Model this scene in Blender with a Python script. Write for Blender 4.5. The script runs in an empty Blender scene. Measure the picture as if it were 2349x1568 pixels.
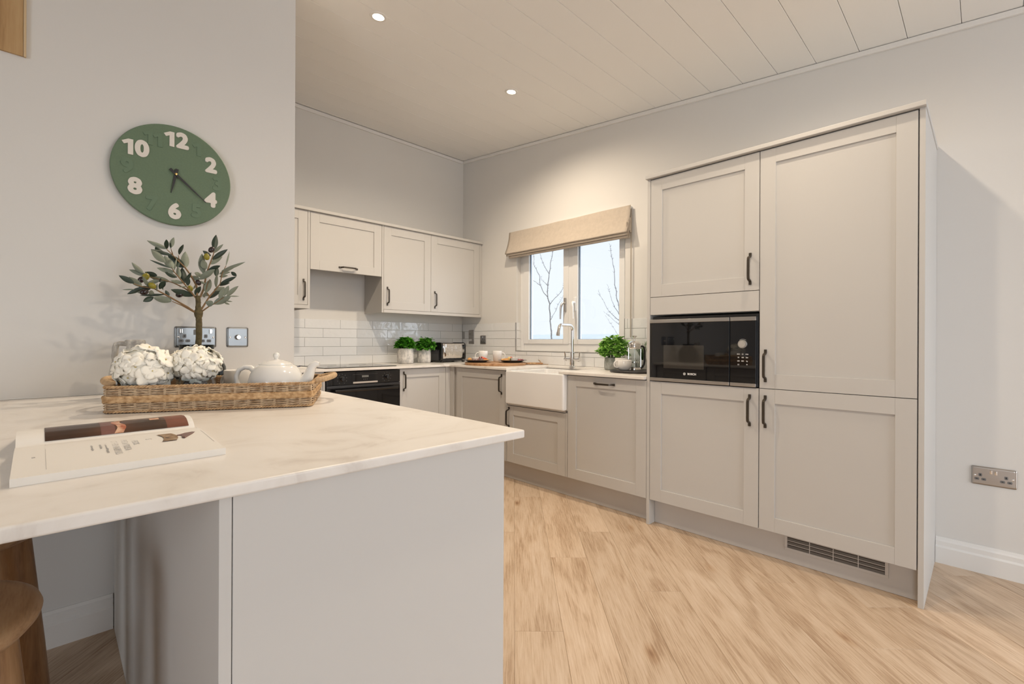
import bpy, bmesh, math, random
from mathutils import Vector, Matrix, noise as mnoise
random.seed(11)
PI = math.pi
C = bpy.context.scene.collection
SC = bpy.context.scene
ORG = {}

# ------------------------------------------------------------------ materials
def new_mat(name):
    m = bpy.data.materials.new(name); m.use_nodes = True
    nt = m.node_tree; nt.nodes.clear()
    out = nt.nodes.new('ShaderNodeOutputMaterial')
    b = nt.nodes.new('ShaderNodeBsdfPrincipled')
    nt.links.new(b.outputs[0], out.inputs[0])
    return m, nt, b, out
def N(nt, typ, **kw):
    n = nt.nodes.new(typ)
    for k, v in kw.items():
        if k in n.inputs.keys(): n.inputs[k].default_value = v
        else: setattr(n, k, v)
    return n
def ramp(nt, fac, stops):
    r = nt.nodes.new('ShaderNodeValToRGB')
    el = r.color_ramp.elements
    while len(el) < len(stops): el.new(0.5)
    for e, (p, c) in zip(el, stops): e.position = p; e.color = (*c, 1) if len(c) == 3 else c
    nt.links.new(fac, r.inputs[0]); return r
def coords(nt, scale=(1, 1, 1), src='Object'):
    t = nt.nodes.new('ShaderNodeTexCoord'); mp = nt.nodes.new('ShaderNodeMapping')
    mp.inputs['Scale'].default_value = scale
    nt.links.new(t.outputs[src], mp.inputs[0]); return mp.outputs[0]
def bump(nt, b, h, strength=.2, dist=.002):
    n = N(nt, 'ShaderNodeBump', Strength=strength, Distance=dist)
    nt.links.new(h, n.inputs['Height']); nt.links.new(n.outputs[0], b.inputs['Normal'])
def plain(name, col, rough=.5, metal=0, spec=.5, var=0, vscale=6, bmp=0, bscale=60, coat=0, scale3=(1, 1, 1), trans=0, sheen=0):
    m, nt, b, out = new_mat(name)
    b.inputs['Base Color'].default_value = (*col, 1); b.inputs['Roughness'].default_value = rough
    b.inputs['Metallic'].default_value = metal; b.inputs['Specular IOR Level'].default_value = spec
    if coat: b.inputs['Coat Weight'].default_value = coat; b.inputs['Coat Roughness'].default_value = .05
    if var or bmp:
        co = coords(nt, scale3)
    if var:
        n = N(nt, 'ShaderNodeTexNoise', Scale=vscale, Detail=4.0); nt.links.new(co, n.inputs['Vector'])
        r = ramp(nt, n.outputs[0], [(.25, [c * (1 - var) for c in col]), (.75, [min(1, c * (1 + var)) for c in col])])
        nt.links.new(r.outputs[0], b.inputs['Base Color'])
    if bmp:
        n = N(nt, 'ShaderNodeTexNoise', Scale=bscale, Detail=3.0); nt.links.new(co, n.inputs['Vector'])
        bump(nt, b, n.outputs[0], bmp, .003)
    return m
def glass_mat(name, tint=(1, 1, 1), rough=.0, edge=.04):
    m = bpy.data.materials.new(name); m.use_nodes = True; nt = m.node_tree; nt.nodes.clear()
    out = nt.nodes.new('ShaderNodeOutputMaterial'); mx = nt.nodes.new('ShaderNodeMixShader')
    t = N(nt, 'ShaderNodeBsdfTransparent'); t.inputs[0].default_value = (*tint, 1)
    g = N(nt, 'ShaderNodeBsdfGlossy', Roughness=rough); lw = N(nt, 'ShaderNodeFresnel', IOR=1.45)
    ge = nt.nodes.new('ShaderNodeNewGeometry'); io = N(nt, 'ShaderNodeMapRange'); io.inputs['To Min'].default_value = 1.45; io.inputs['To Max'].default_value = 1 / 1.45
    nt.links.new(ge.outputs['Backfacing'], io.inputs['Value']); nt.links.new(io.outputs[0], lw.inputs['IOR'])
    nt.links.new(lw.outputs[0], mx.inputs[0]); nt.links.new(t.outputs[0], mx.inputs[1]); nt.links.new(g.outputs[0], mx.inputs[2])
    nt.links.new(mx.outputs[0], out.inputs[0]); return m
def emit_mat(name, col, s):
    m = bpy.data.materials.new(name); m.use_nodes = True; nt = m.node_tree; nt.nodes.clear()
    out = nt.nodes.new('ShaderNodeOutputMaterial'); e = N(nt, 'ShaderNodeEmission', Strength=s)
    e.inputs[0].default_value = (*col, 1); nt.links.new(e.outputs[0], out.inputs[0]); return m

M = {}
M['wall'] = plain('painted_plaster', (.70, .685, .66), .85, spec=.2, bmp=.05, bscale=90)
M['ceil'] = plain('ceiling_board_paint', (.85, .845, .83), .6, spec=.3)
M['trimw'] = plain('white_trim_paint', (.78, .765, .74), .45)
M['cab'] = plain('cabinet_paint', (.545, .53, .508), .5, spec=.4, bmp=.03, bscale=40, scale3=(1, 1, .08))
M['cabdark'] = plain('painted_vent_shade', (.05, .04, .035), .8)
M['plinth'] = plain('plinth_paint', (.52, .495, .47), .5)
M['panelw'] = plain('end_panel_paint', (.60, .585, .56), .5, spec=.35)
M['bronze'] = plain('antique_pewter', (.085, .072, .058), .42, metal=.85, bmp=.2, bscale=300)
M['steel'] = plain('brushed_steel', (.56, .54, .52), .28, metal=1, bmp=.04, bscale=30, scale3=(60, 2, 60))
M['chrome'] = plain('polished_chrome', (.80, .79, .78), .07, metal=1)
M['nickel'] = plain('satin_nickel', (.40, .37, .34), .3, metal=1)
M['socketsteel'] = plain('polished_socket_steel', (.20, .205, .205), .3, metal=.85)
M['socketgrey'] = plain('socket_insert_grey', (.16, .16, .16), .5)
M['black'] = plain('black_plastic', (.012, .012, .013), .35)
M['blackgloss'] = plain('black_gloss', (.008, .008, .009), .12, coat=.5)
M['blackglass'] = plain('black_glass', (.004, .004, .005), .03, spec=.55)
M['greyglass'] = plain('inner_window_glass', (.035, .032, .028), .04, spec=.7)
M['china'] = plain('white_china', (.80, .78, .74), .12, coat=.4)
M['sink'] = plain('fireclay_glaze', (.84, .83, .82), .12, coat=.3)
M['white'] = plain('white_plastic', (.8, .8, .79), .35)
M['print'] = plain('white_print', (.75, .75, .75), .5)
M['upvc'] = plain('window_frame_upvc', (.78, .78, .775), .35)
M['gasket'] = plain('window_spacer', (.20, .25, .32), .4)
M['pane'] = glass_mat('window_pane_glass', (.98, .99, 1.0))
M['glass'] = glass_mat('clear_glass', (.95, .97, .97))
M['greenglass'] = glass_mat('dark_green_glass', (.10, .17, .13), .03)
M['paper'] = plain('page_paper', (.80, .77, .72), .45, spec=.4)
M['ink'] = plain('printed_ink', (.44, .42, .39), .6)
M['inklight'] = plain('pale_printed_ink', (.60, .57, .53), .6)
M['blind'] = plain('linen_fabric', (.53, .46, .385), .9, spec=.1, bmp=.4, bscale=700, var=.06, vscale=40)
M['cord'] = plain('blind_chain', (.42, .37, .31), .5)
M['clock'] = plain('sage_green_clock_face', (.125, .185, .115), .65, var=.06, vscale=160, bmp=.05, bscale=220)
M['clockgreen'] = plain('sage_green_numeral', (.125, .19, .12), .6)
M['numeral'] = plain('white_numeral', (.72, .68, .62), .55)
M['brass'] = plain('brass_pin', (.6, .42, .15), .3, metal=1)
M['leafdark'] = plain('olive_leaf_top', (.022, .040, .026), .42, var=.3, vscale=30)
M['leafgrey'] = plain('olive_leaf_underside', (.19, .215, .165), .65, var=.12, vscale=60)
M['bark'] = plain('olive_bark', (.10, .075, .030), .8, var=.45, vscale=90, bmp=.5, bscale=150)
M['twig'] = plain('olive_twig', (.23, .135, .06), .7)
M['olived'] = plain('ripe_olive', (.018, .008, .009), .2, coat=.3)
M['olivey'] = plain('green_olive', (.27, .23, .02), .35)
M['petal'] = plain('cream_petal', (.94, .91, .82), .6, spec=.2)
M['petalc'] = plain('floret_eye', (.65, .52, .20), .6)
M['stalk'] = plain('green_stalk', (.06, .14, .03), .6)
M['parsley'] = plain('bright_herb_leaf', (.075, .30, .018), .45, var=.35, vscale=40)
M['basil'] = plain('basil_leaf', (.095, .31, .03), .4, var=.3, vscale=35)
M['coriander'] = plain('pale_herb_leaf', (.25, .50, .09), .5, var=.3, vscale=40)
M['rosemary'] = plain('rosemary_needle', (.10, .17, .07), .6, var=.3, vscale=60)
M['soil'] = plain('potting_soil', (.03, .02, .012), .95, bmp=.6, bscale=200)
M['slate'] = plain('dark_slate', (.025, .022, .022), .35, var=.2, vscale=20)
M['plategrey'] = plain('stoneware_glaze', (.14, .13, .125), .3)
M['whiteware'] = plain('white_porcelain', (.82, .80, .77), .15, coat=.3)
M['stone'] = plain('pebble', (.33, .30, .27), .6, var=.4, vscale=25)
M['stoned'] = plain('dark_pebble', (.12, .10, .10), .45, var=.4, vscale=25)
M['rope'] = plain('rope_wrap', (.52, .36, .21), .9, var=.25, vscale=80)
M['snow'] = plain('snowy_field', (.30, .33, .345), .9, var=.06, vscale=.4)
M['saplingbark'] = plain('sapling_bark', (.10, .095, .09), .9, var=.5, vscale=20)
M['bread'] = plain('toasted_bread', (.55, .28, .09), .8, var=.3, vscale=40)
M['ham'] = plain('cured_ham', (.42, .11, .10), .5, var=.35, vscale=50)
M['tomato'] = plain('tomato_red', (.55, .06, .015), .3)
M['cheese'] = plain('pale_cheese', (.75, .58, .24), .5)
M['berry'] = plain('dark_berry', (.16, .015, .03), .35)
M['lamp'] = emit_mat('lamp_lens', (1, .86, .64), 45)
M['stake'] = plain('pale_cane', (.60, .46, .31), .8, var=.15, vscale=60)
M['seed'] = plain('wicker_core', (.20, .115, .055), .95)

def wicker_mat(name, lo, hi):
    m, nt, b, out = new_mat(name)
    co = coords(nt, (1, 1, 1)); n = N(nt, 'ShaderNodeTexNoise', Scale=70.0, Detail=5.0); nt.links.new(co, n.inputs['Vector'])
    r = ramp(nt, n.outputs[0], [(.3, lo), (.7, hi)]); nt.links.new(r.outputs[0], b.inputs['Base Color'])
    b.inputs['Roughness'].default_value = .85; b.inputs['Specular IOR Level'].default_value = .2
    bump(nt, b, n.outputs[0], .4, .002); return m
M['wicker'] = wicker_mat('woven_seagrass', (.34, .215, .12), (.68, .53, .37))
M['braid'] = wicker_mat('water_hyacinth_braid', (.36, .21, .095), (.68, .47, .27))
M['rim'] = wicker_mat('twisted_rim_cord', (.34, .20, .10), (.62, .43, .25))

def wood_mat(name, c0, c1, c2, axis_scale, rough=.45, ring=3.0):
    m, nt, b, out = new_mat(name)
    co = coords(nt, axis_scale)
    n = N(nt, 'ShaderNodeTexNoise', Scale=ring, Detail=6.0, Distortion=.6); nt.links.new(co, n.inputs['Vector'])
    n2 = N(nt, 'ShaderNodeTexNoise', Scale=ring * 9, Detail=4.0); nt.links.new(co, n2.inputs['Vector'])
    mx = N(nt, 'ShaderNodeMath', operation='MULTIPLY_ADD'); mx.inputs[1].default_value = .35
    nt.links.new(n2.outputs[0], mx.inputs[0]); nt.links.new(n.outputs[0], mx.inputs[2])
    r = ramp(nt, mx.outputs[0], [(.42, c0), (.62, c1), (.85, c2)]); nt.links.new(r.outputs[0], b.inputs['Base Color'])
    b.inputs['Roughness'].default_value = rough
    bump(nt, b, mx.outputs[0], .08, .002); return m
M['stoolwood'] = wood_mat('oiled_acacia', (.20, .095, .038), (.36, .19, .08), (.46, .265, .125), (12, 12, 1.2), .42)
M['seatwood'] = wood_mat('oiled_acacia_seat', (.30, .155, .065), (.44, .25, .12), (.52, .32, .165), (14, 1.3, 14), .42)
M['pine'] = wood_mat('knotty_pine', (.30, .165, .065), (.44, .27, .12), (.50, .33, .16), (9, 9, .7), .55)
M['pinepale'] = wood_mat('planed_pine_edge', (.50, .36, .20), (.60, .45, .27), (.62, .48, .3), (9, 9, .7), .55)
M['board'] = wood_mat('acacia_board', (.20, .085, .03), (.36, .185, .08), (.48, .29, .15), (3, 14, 14), .5)

def floor_mat():
    m, nt, b, out = new_mat('oak_plank_floor')
    uv = nt.nodes.new('ShaderNodeUVMap'); uv.uv_map = 'UVMap'
    at = nt.nodes.new('ShaderNodeAttribute'); at.attribute_name = 'plank'
    off = N(nt, 'ShaderNodeVectorMath', operation='MULTIPLY_ADD'); off.inputs[1].default_value = (37, 19, 11)
    nt.links.new(at.outputs['Color'], off.inputs[0]); nt.links.new(uv.outputs[0], off.inputs[2])
    def mp(s):
        k = nt.nodes.new('ShaderNodeMapping'); k.inputs['Scale'].default_value = s
        nt.links.new(off.outputs[0], k.inputs[0]); return k.outputs[0]
    # cathedral grain: rings stretched along the plank, distorted by a slow noise
    w = N(nt, 'ShaderNodeTexNoise', Scale=2.2, Detail=2.0, Distortion=.8); nt.links.new(mp((.55, 3.2, 1)), w.inputs['Vector'])
    wm = N(nt, 'ShaderNodeMath', operation='MULTIPLY'); wm.inputs[1].default_value = 26; nt.links.new(w.outputs[0], wm.inputs[0])
    ws = N(nt, 'ShaderNodeMath', operation='SINE'); nt.links.new(wm.outputs[0], ws.inputs[0])
    f = N(nt, 'ShaderNodeTexNoise', Scale=7.0, Detail=6.0, Roughness=.7); nt.links.new(mp((1.2, 26, 1)), f.inputs['Vector'])
    g = N(nt, 'ShaderNodeTexNoise', Scale=1.6, Detail=3.0); nt.links.new(mp((1.0, 3.0, 1)), g.inputs['Vector'])
    a1 = N(nt, 'ShaderNodeMath', operation='MULTIPLY_ADD'); a1.inputs[1].default_value = .075; nt.links.new(ws.outputs[0], a1.inputs[0]); nt.links.new(f.outputs[0], a1.inputs[2])
    a2 = N(nt, 'ShaderNodeMath', operation='MULTIPLY_ADD'); a2.inputs[1].default_value = .5; nt.links.new(g.outputs[0], a2.inputs[0]); nt.links.new(a1.outputs[0], a2.inputs[2])
    r = ramp(nt, a2.outputs[0], [(.54, (.41, .28, .18)), (.77, (.60, .455, .325)), (1.0, (.68, .545, .42))])
    # knots
    v = N(nt, 'ShaderNodeTexVoronoi', Scale=1.0); nt.links.new(mp((2.1, 5.4, 1)), v.inputs['Vector'])
    kr = ramp(nt, v.outputs['Distance'], [(.0, (.30, .19, .12)), (.035, (.48, .34, .24)), (.07, (.80, .70, .60)), (.15, (1, 1, 1))])
    kx = N(nt, 'ShaderNodeMix', data_type='RGBA', blend_type='MULTIPLY'); kx.inputs['Factor'].default_value = .8
    nt.links.new(r.outputs[0], kx.inputs['A']); nt.links.new(kr.outputs[0], kx.inputs['B'])
    # plank to plank tone
    sp = nt.nodes.new('ShaderNodeSeparateColor'); nt.links.new(at.outputs['Color'], sp.inputs[0])
    hv = N(nt, 'ShaderNodeHueSaturation'); nt.links.new(kx.outputs['Result'], hv.inputs['Color'])
    mr = N(nt, 'ShaderNodeMapRange'); mr.inputs['To Min'].default_value = .93; mr.inputs['To Max'].default_value = 1.09
    nt.links.new(sp.outputs[1], mr.inputs['Value']); nt.links.new(mr.outputs[0], hv.inputs['Value'])
    nt.links.new(hv.outputs[0], b.inputs['Base Color'])
    b.inputs['Roughness'].default_value = .42; b.inputs['Specular IOR Level'].default_value = .4
    bump(nt, b, f.outputs[0], .12, .0015); return m
M['floor'] = floor_mat()

def quartz():
    m, nt, b, out = new_mat('veined_quartz_worktop')
    co = coords(nt, (1, 1, 1))
    n = N(nt, 'ShaderNodeTexNoise', Scale=5.0, Detail=7.0, Distortion=1.6, Roughness=.6); nt.links.new(co, n.inputs['Vector'])
    r = ramp(nt, n.outputs[0], [(.30, (.63, .58, .53)), (.44, (.76, .72, .67)), (.55, (.79, .755, .71)), (.75, (.81, .775, .735))])
    nt.links.new(r.outputs[0], b.inputs['Base Color']); b.inputs['Roughness'].default_value = .3
    b.inputs['Specular IOR Level'].default_value = .45
    return m
M['quartz'] = quartz()

def tile_mat():
    m, nt, b, out = new_mat('handmade_gloss_tile')
    b.inputs['Base Color'].default_value = (.76, .765, .765, 1); b.inputs['Roughness'].default_value = .07
    co = coords(nt); n = N(nt, 'ShaderNodeTexNoise', Scale=17.0, Detail=1.5, Distortion=.5); nt.links.new(co, n.inputs['Vector'])
    bump(nt, b, n.outputs[0], .5, .006); return m
M['tile'] = tile_mat()
M['grout'] = plain('grey_grout', (.46, .455, .44), .9)
M['tiletrim'] = plain('grey_tile_trim', (.36, .355, .35), .4, metal=.5)

def pot_mat(name, base, dark):
    m, nt, b, out = new_mat(name)
    co = coords(nt, (1, 1, .6)); n = N(nt, 'ShaderNodeTexNoise', Scale=22.0, Detail=9.0, Roughness=.75); nt.links.new(co, n.inputs['Vector'])
    r = ramp(nt, n.outputs[0], [(.36, dark), (.47, [.5 * (x + y) for x, y in zip(base, dark)]), (.53, base), (.8, [min(1, x * 1.1) for x in base])])
    nt.links.new(r.outputs[0], b.inputs['Base Color']); b.inputs['Roughness'].default_value = .8
    bump(nt, b, n.outputs[0], .5, .004); return m
M['pot'] = pot_mat('distressed_concrete', (.66, .63, .59), (.34, .335, .33))
M['potgrey'] = pot_mat('grey_stone_pot', (.42, .435, .42), (.24, .235, .205))
M['jug'] = pot_mat('crackled_white_ceramic', (.60, .57, .51), (.30, .28, .26))

def photo_mat(name, stops, scale, axis=(1, 1, 1)):
    m, nt, b, out = new_mat(name)
    co = coords(nt, axis); n = N(nt, 'ShaderNodeTexNoise', Scale=scale, Detail=3.0); nt.links.new(co, n.inputs['Vector'])
    r = ramp(nt, n.outputs[0], stops); nt.links.new(r.outputs[0], b.inputs['Base Color'])
    b.inputs['Roughness'].default_value = .3; return m
M['photobrown'] = photo_mat('brown_photograph', [(.3, (.022, .009, .005)), (.5, (.055, .025, .012)), (.72, (.12, .045, .022))], 9)
M['photorust'] = photo_mat('rust_photograph', [(.3, (.10, .035, .018)), (.7, (.24, .075, .04))], 9)
M['photopink'] = photo_mat('pink_photograph', [(.35, (.40, .12, .06)), (.6, (.70, .45, .30))], 60)
M['photomauve'] = photo_mat('mauve_photograph', [(.3, (.13, .05, .04)), (.7, (.20, .09, .07))], 20)
M['photobird'] = photo_mat('bird_photograph', [(.35, (.10, .05, .025)), (.5, (.30, .17, .07)), (.65, (.38, .28, .2))], 90)

# ------------------------------------------------------------------ mesh builder
class B:
    def __init__(s, mtx=None):
        s.bm = bmesh.new(); s.M = mtx or Matrix.Identity(4); s.mi = 0; s.smooth = True
    def _fin(s, verts, mtx=None):
        T = s.M @ mtx if mtx is not None else s.M
        fs = set()
        for v in verts:
            v.co = T @ v.co
            fs.update(v.link_faces)
        for f in fs: f.material_index = s.mi; f.smooth = s.smooth
    def box(s, x0, y0, z0, x1, y1, z1, bev=.0, seg=2, mtx=None):
        x0, x1 = min(x0, x1), max(x0, x1); y0, y1 = min(y0, y1), max(y0, y1); z0, z1 = min(z0, z1), max(z0, z1)
        vs = [s.bm.verts.new(p) for p in [(x0,y0,z0),(x1,y0,z0),(x1,y1,z0),(x0,y1,z0),(x0,y0,z1),(x1,y0,z1),(x1,y1,z1),(x0,y1,z1)]]
        fs = [s.bm.faces.new([vs[i] for i in q]) for q in [(3,2,1,0),(4,5,6,7),(0,1,5,4),(1,2,6,5),(2,3,7,6),(3,0,4,7)]]
        if bev > 0:
            bev = min(bev, .45 * min(x1 - x0, y1 - y0, z1 - z0))
            es = list({e for f in fs for e in f.edges})
            r = bmesh.ops.bevel(s.bm, geom=es, offset=bev, segments=seg, profile=.5, affect='EDGES', clamp_overlap=True)
            vs = list({v for f in r['faces'] for v in f.verts} | {v for v in vs if v.is_valid})
            allv = set(vs); stack = list(vs)
            while stack:
                v = stack.pop()
                for e in v.link_edges:
                    o = e.other_vert(v)
                    if o not in allv: allv.add(o); stack.append(o)
            vs = list(allv)
        s._fin(vs, mtx)
    def prism(s, pts, lo, hi, axis='z', bev=0, seg=2, mtx=None):
        # polygon pts (2D) extruded along axis between lo and hi
        def P(a, b, h):
            return {'z': (a, b, h), 'x': (h, a, b), 'y': (a, h, b)}[axis]
        n = len(pts)
        A = [s.bm.verts.new(P(a, b, lo)) for a, b in pts]; Bv = [s.bm.verts.new(P(a, b, hi)) for a, b in pts]
        fs = [s.bm.faces.new(A), s.bm.faces.new(Bv[::-1])]
        for i in range(n):
            j = (i + 1) % n; fs.append(s.bm.faces.new([A[j], A[i], Bv[i], Bv[j]]))
        bmesh.ops.recalc_face_normals(s.bm, faces=fs)
        vs = A + Bv
        if bev:
            es = list({e for f in fs for e in f.edges})
            bmesh.ops.bevel(s.bm, geom=es, offset=bev, segments=seg, profile=.5, affect='EDGES', clamp_overlap=True)
            allv = set(v for v in vs if v.is_valid); 
            if not allv: allv = set(list(s.bm.verts)[-2:])
            stack = list(allv)
            while stack:
                v = stack.pop()
                for e in v.link_edges:
                    o = e.other_vert(v)
                    if o not in allv: allv.add(o); stack.append(o)
            vs = list(allv)
        s._fin(vs, mtx)
    def lathe(s, prof, c=(0, 0, 0), seg=40, mtx=None, closed=False, arc=None):
        rings = []; allv = []
        for r, z in prof:
            if r < 1e-6:
                v = s.bm.verts.new((c[0], c[1], c[2] + z)); rings.append([v]); allv.append(v)
            else:
                ring = [s.bm.verts.new((c[0] + r * math.cos(2 * PI * i / seg), c[1] + r * math.sin(2 * PI * i / seg), c[2] + z)) for i in range(seg)]
                rings.append(ring); allv += ring
        fs = []
        for a, b in zip(rings, rings[1:]):
            for i in range(seg):
                j = (i + 1) % seg
                if len(a) == 1 and len(b) == 1: continue
                if len(a) == 1: fs.append(s.bm.faces.new([a[0], b[j], b[i]]))
                elif len(b) == 1: fs.append(s.bm.faces.new([a[i], a[j], b[0]]))
                else: fs.append(s.bm.faces.new([a[i], a[j], b[j], b[i]]))
        bmesh.ops.recalc_face_normals(s.bm, faces=fs)
        s._fin(allv, mtx)
    def tube(s, pts, rad, seg=8, cap=True, mtx=None, closed=False, flat=1.0, up=None):
        pts = [Vector(p) for p in pts]; n = len(pts)
        rr = rad if isinstance(rad, (list, tuple)) else [rad] * n
        rings = []; allv = []; prev = None
        for i, p in enumerate(pts):
            if closed: t = pts[(i + 1) % n] - pts[i - 1]
            else: t = pts[min(i + 1, n - 1)] - pts[max(i - 1, 0)]
            t.normalize()
            if prev is None:
                a = Vector(up) if up else (Vector((0, 0, 1)) if abs(t.z) < .9 else Vector((1, 0, 0)))
                a = (a - t * a.dot(t)).normalized()
            else:
                a = (prev - t * prev.dot(t)).normalized()
            prev = a; b = t.cross(a)
            ring = [s.bm.verts.new(p + (a * math.cos(2 * PI * k / seg) + b * math.sin(2 * PI * k / seg) * flat) * rr[i]) for k in range(seg)]
            rings.append(ring); allv += ring
        pairs = list(zip(rings, rings[1:])) + ([(rings[-1], rings[0])] if closed else [])
        for A, Bv in pairs:
            for k in range(seg):
                j = (k + 1) % seg; s.bm.faces.new([A[k], A[j], Bv[j], Bv[k]])
        if cap and not closed:
            s.bm.faces.new(rings[0][::-1]); s.bm.faces.new(rings[-1])
        s._fin(allv, mtx)
    def sweep(s, path, w, th, mtx=None):
        # flat bar bent in the local XY... path = [(along, out)], bar width w in third axis; along = x, out = -y, width = z
        n = len(path); vs = []
        rings = []
        for i, (a, o) in enumerate(path):
            p0 = Vector(path[max(i - 1, 0)]); p1 = Vector(path[min(i + 1, n - 1)])
            t = (p1 - p0).normalized(); nn = Vector((-t.y, t.x))
            ring = []
            for sgn, zz in ((1, -w / 2), (1, w / 2), (-1, w / 2), (-1, -w / 2)):
                q = Vector((a, o)) + nn * (th / 2 * sgn)
                ring.append(s.bm.verts.new((q.x, -q.y, zz)))
            rings.append(ring); vs += ring
        fs = []
        for A, Bv in zip(rings, rings[1:]):
            for k in range(4):
                j = (k + 1) % 4; fs.append(s.bm.faces.new([A[k], A[j], Bv[j], Bv[k]]))
        fs.append(s.bm.faces.new(rings[0][::-1])); fs.append(s.bm.faces.new(rings[-1]))
        bmesh.ops.recalc_face_normals(s.bm, faces=fs)
        s._fin(vs, mtx)
    def ball(s, c, r, seg=12, rings=8, sc=(1, 1, 1), rot=None):
        m = Matrix.Translation(c) @ (rot or Matrix.Identity(4)) @ Matrix.Diagonal((*sc, 1))
        s.lathe([(r * math.sin(PI * i / rings), -r * math.cos(PI * i / rings)) for i in range(rings + 1)], seg=seg, mtx=m)
    def quadgrid(s, fn, nu, nv, mtx=None, mi=None):
        g = [[s.bm.verts.new(fn(i / nu, j / nv)) for j in range(nv + 1)] for i in range(nu + 1)]
        for i in range(nu):
            for j in range(nv):
                s.bm.faces.new([g[i][j], g[i + 1][j], g[i + 1][j + 1], g[i][j + 1]])
        s._fin([v for r in g for v in r], mtx)
        if mi is not None:
            for i in range(nu):
                for j in range(nv): pass

def org_of(o):
    while o is not None:
        if o in ORG: return ORG[o]
        o = o.parent
    return Vector((0, 0, 0))
def obj(name, b, mat, parent=None, angle=35):
    me = bpy.data.meshes.new(name)
    base = org_of(parent) if parent is not None else Vector((0, 0, 0))
    if base.length > 0: bmesh.ops.translate(b.bm, verts=b.bm.verts, vec=-base)
    b.bm.normal_update(); b.bm.to_mesh(me); b.bm.free()
    for m in (mat if isinstance(mat, (list, tuple)) else [mat]): me.materials.append(m)
    try: me.set_sharp_from_angle(angle=math.radians(angle))
    except Exception: pass
    o = bpy.data.objects.new(name, me); C.objects.link(o)
    if angle == 35:
        w = o.modifiers.new('w', 'WEIGHTED_NORMAL'); w.keep_sharp = True; w.weight = 60
    if parent is not None: o.parent = parent
    return o
def thing(name, label, cat, loc=(0, 0, 0), group=None):
    o = bpy.data.objects.new(name, None); C.objects.link(o); o.empty_display_size = .05
    o.location = loc; ORG[o] = Vector(loc); o['label'] = label; o['category'] = cat
    if group: o['group'] = group
    return o
def tag(o, label, cat, group=None):
    o['label'] = label; o['category'] = cat
    if group: o['group'] = group
    return o
def struct(o, label=None):
    o['kind'] = 'structure'
    if label: o['label'] = label
    return o
def dup(root, delta, rotz=0, label=None):
    r = root.copy(); C.objects.link(r); r.location = root.location + Vector(delta); r.rotation_euler = (0, 0, rotz)
    if label: r['label'] = label
    for ch in list(root.children):
        c = ch.copy(); C.objects.link(c); c.parent = r
        if c.type == 'LIGHT': c.data = ch.data
        for g in ch.children:
            d = g.copy(); C.objects.link(d); d.parent = c
    return r
def text_mesh(b, s, size, mtx, extrude=.001, offset=0.0, align='CENTER'):
    cu = bpy.data.curves.new('t', 'FONT'); cu.body = s; cu.size = size; cu.extrude = extrude; cu.offset = offset
    cu.align_x = align; cu.align_y = 'CENTER'; cu.resolution_u = 6
    o = bpy.data.objects.new('t', cu); C.objects.link(o)
    dg = bpy.context.evaluated_depsgraph_get(); me = bpy.data.meshes.new_from_object(o.evaluated_get(dg))
    n0 = len(b.bm.verts); b.bm.from_mesh(me); b.bm.verts.ensure_lookup_table()
    b._fin([b.bm.verts[i] for i in range(n0, len(b.bm.verts))], mtx)
    for v in list(b.bm.verts)[n0:]:
        for f in v.link_faces: f.smooth = False
    bpy.data.objects.remove(o); bpy.data.curves.remove(cu); bpy.data.meshes.remove(me)

def ME(x, y): return Matrix.Translation((x, y, 0)) @ Matrix.Rotation(-PI / 2, 4, 'Z')   # fronts that face -X: local x runs to -Y, depth to +X
def MN(x, y): return Matrix.Translation((x, y, 0))                                       # fronts that face -Y
RZ = lambda a: Matrix.Rotation(a, 4, 'Z')
RX = lambda a: Matrix.Rotation(a, 4, 'X')
RY = lambda a: Matrix.Rotation(a, 4, 'Y')
T = lambda x, y, z: Matrix.Translation((x, y, z))

# ------------------------------------------------------------------ main dimensions (metres)
XA, XW = 2.512, 3.124          # door fronts and wall on the window side
YB, YU, YH = 3.325, 3.609, 3.918   # base fronts, wall-cupboard fronts and wall on the hob side
YP, XE = 2.30, 0.819           # partition face and its free end
cz = lambda y: 2.607 + .098 * y
YS, XWST = -3.2, -3.5
EXPO = 0.2
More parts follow.
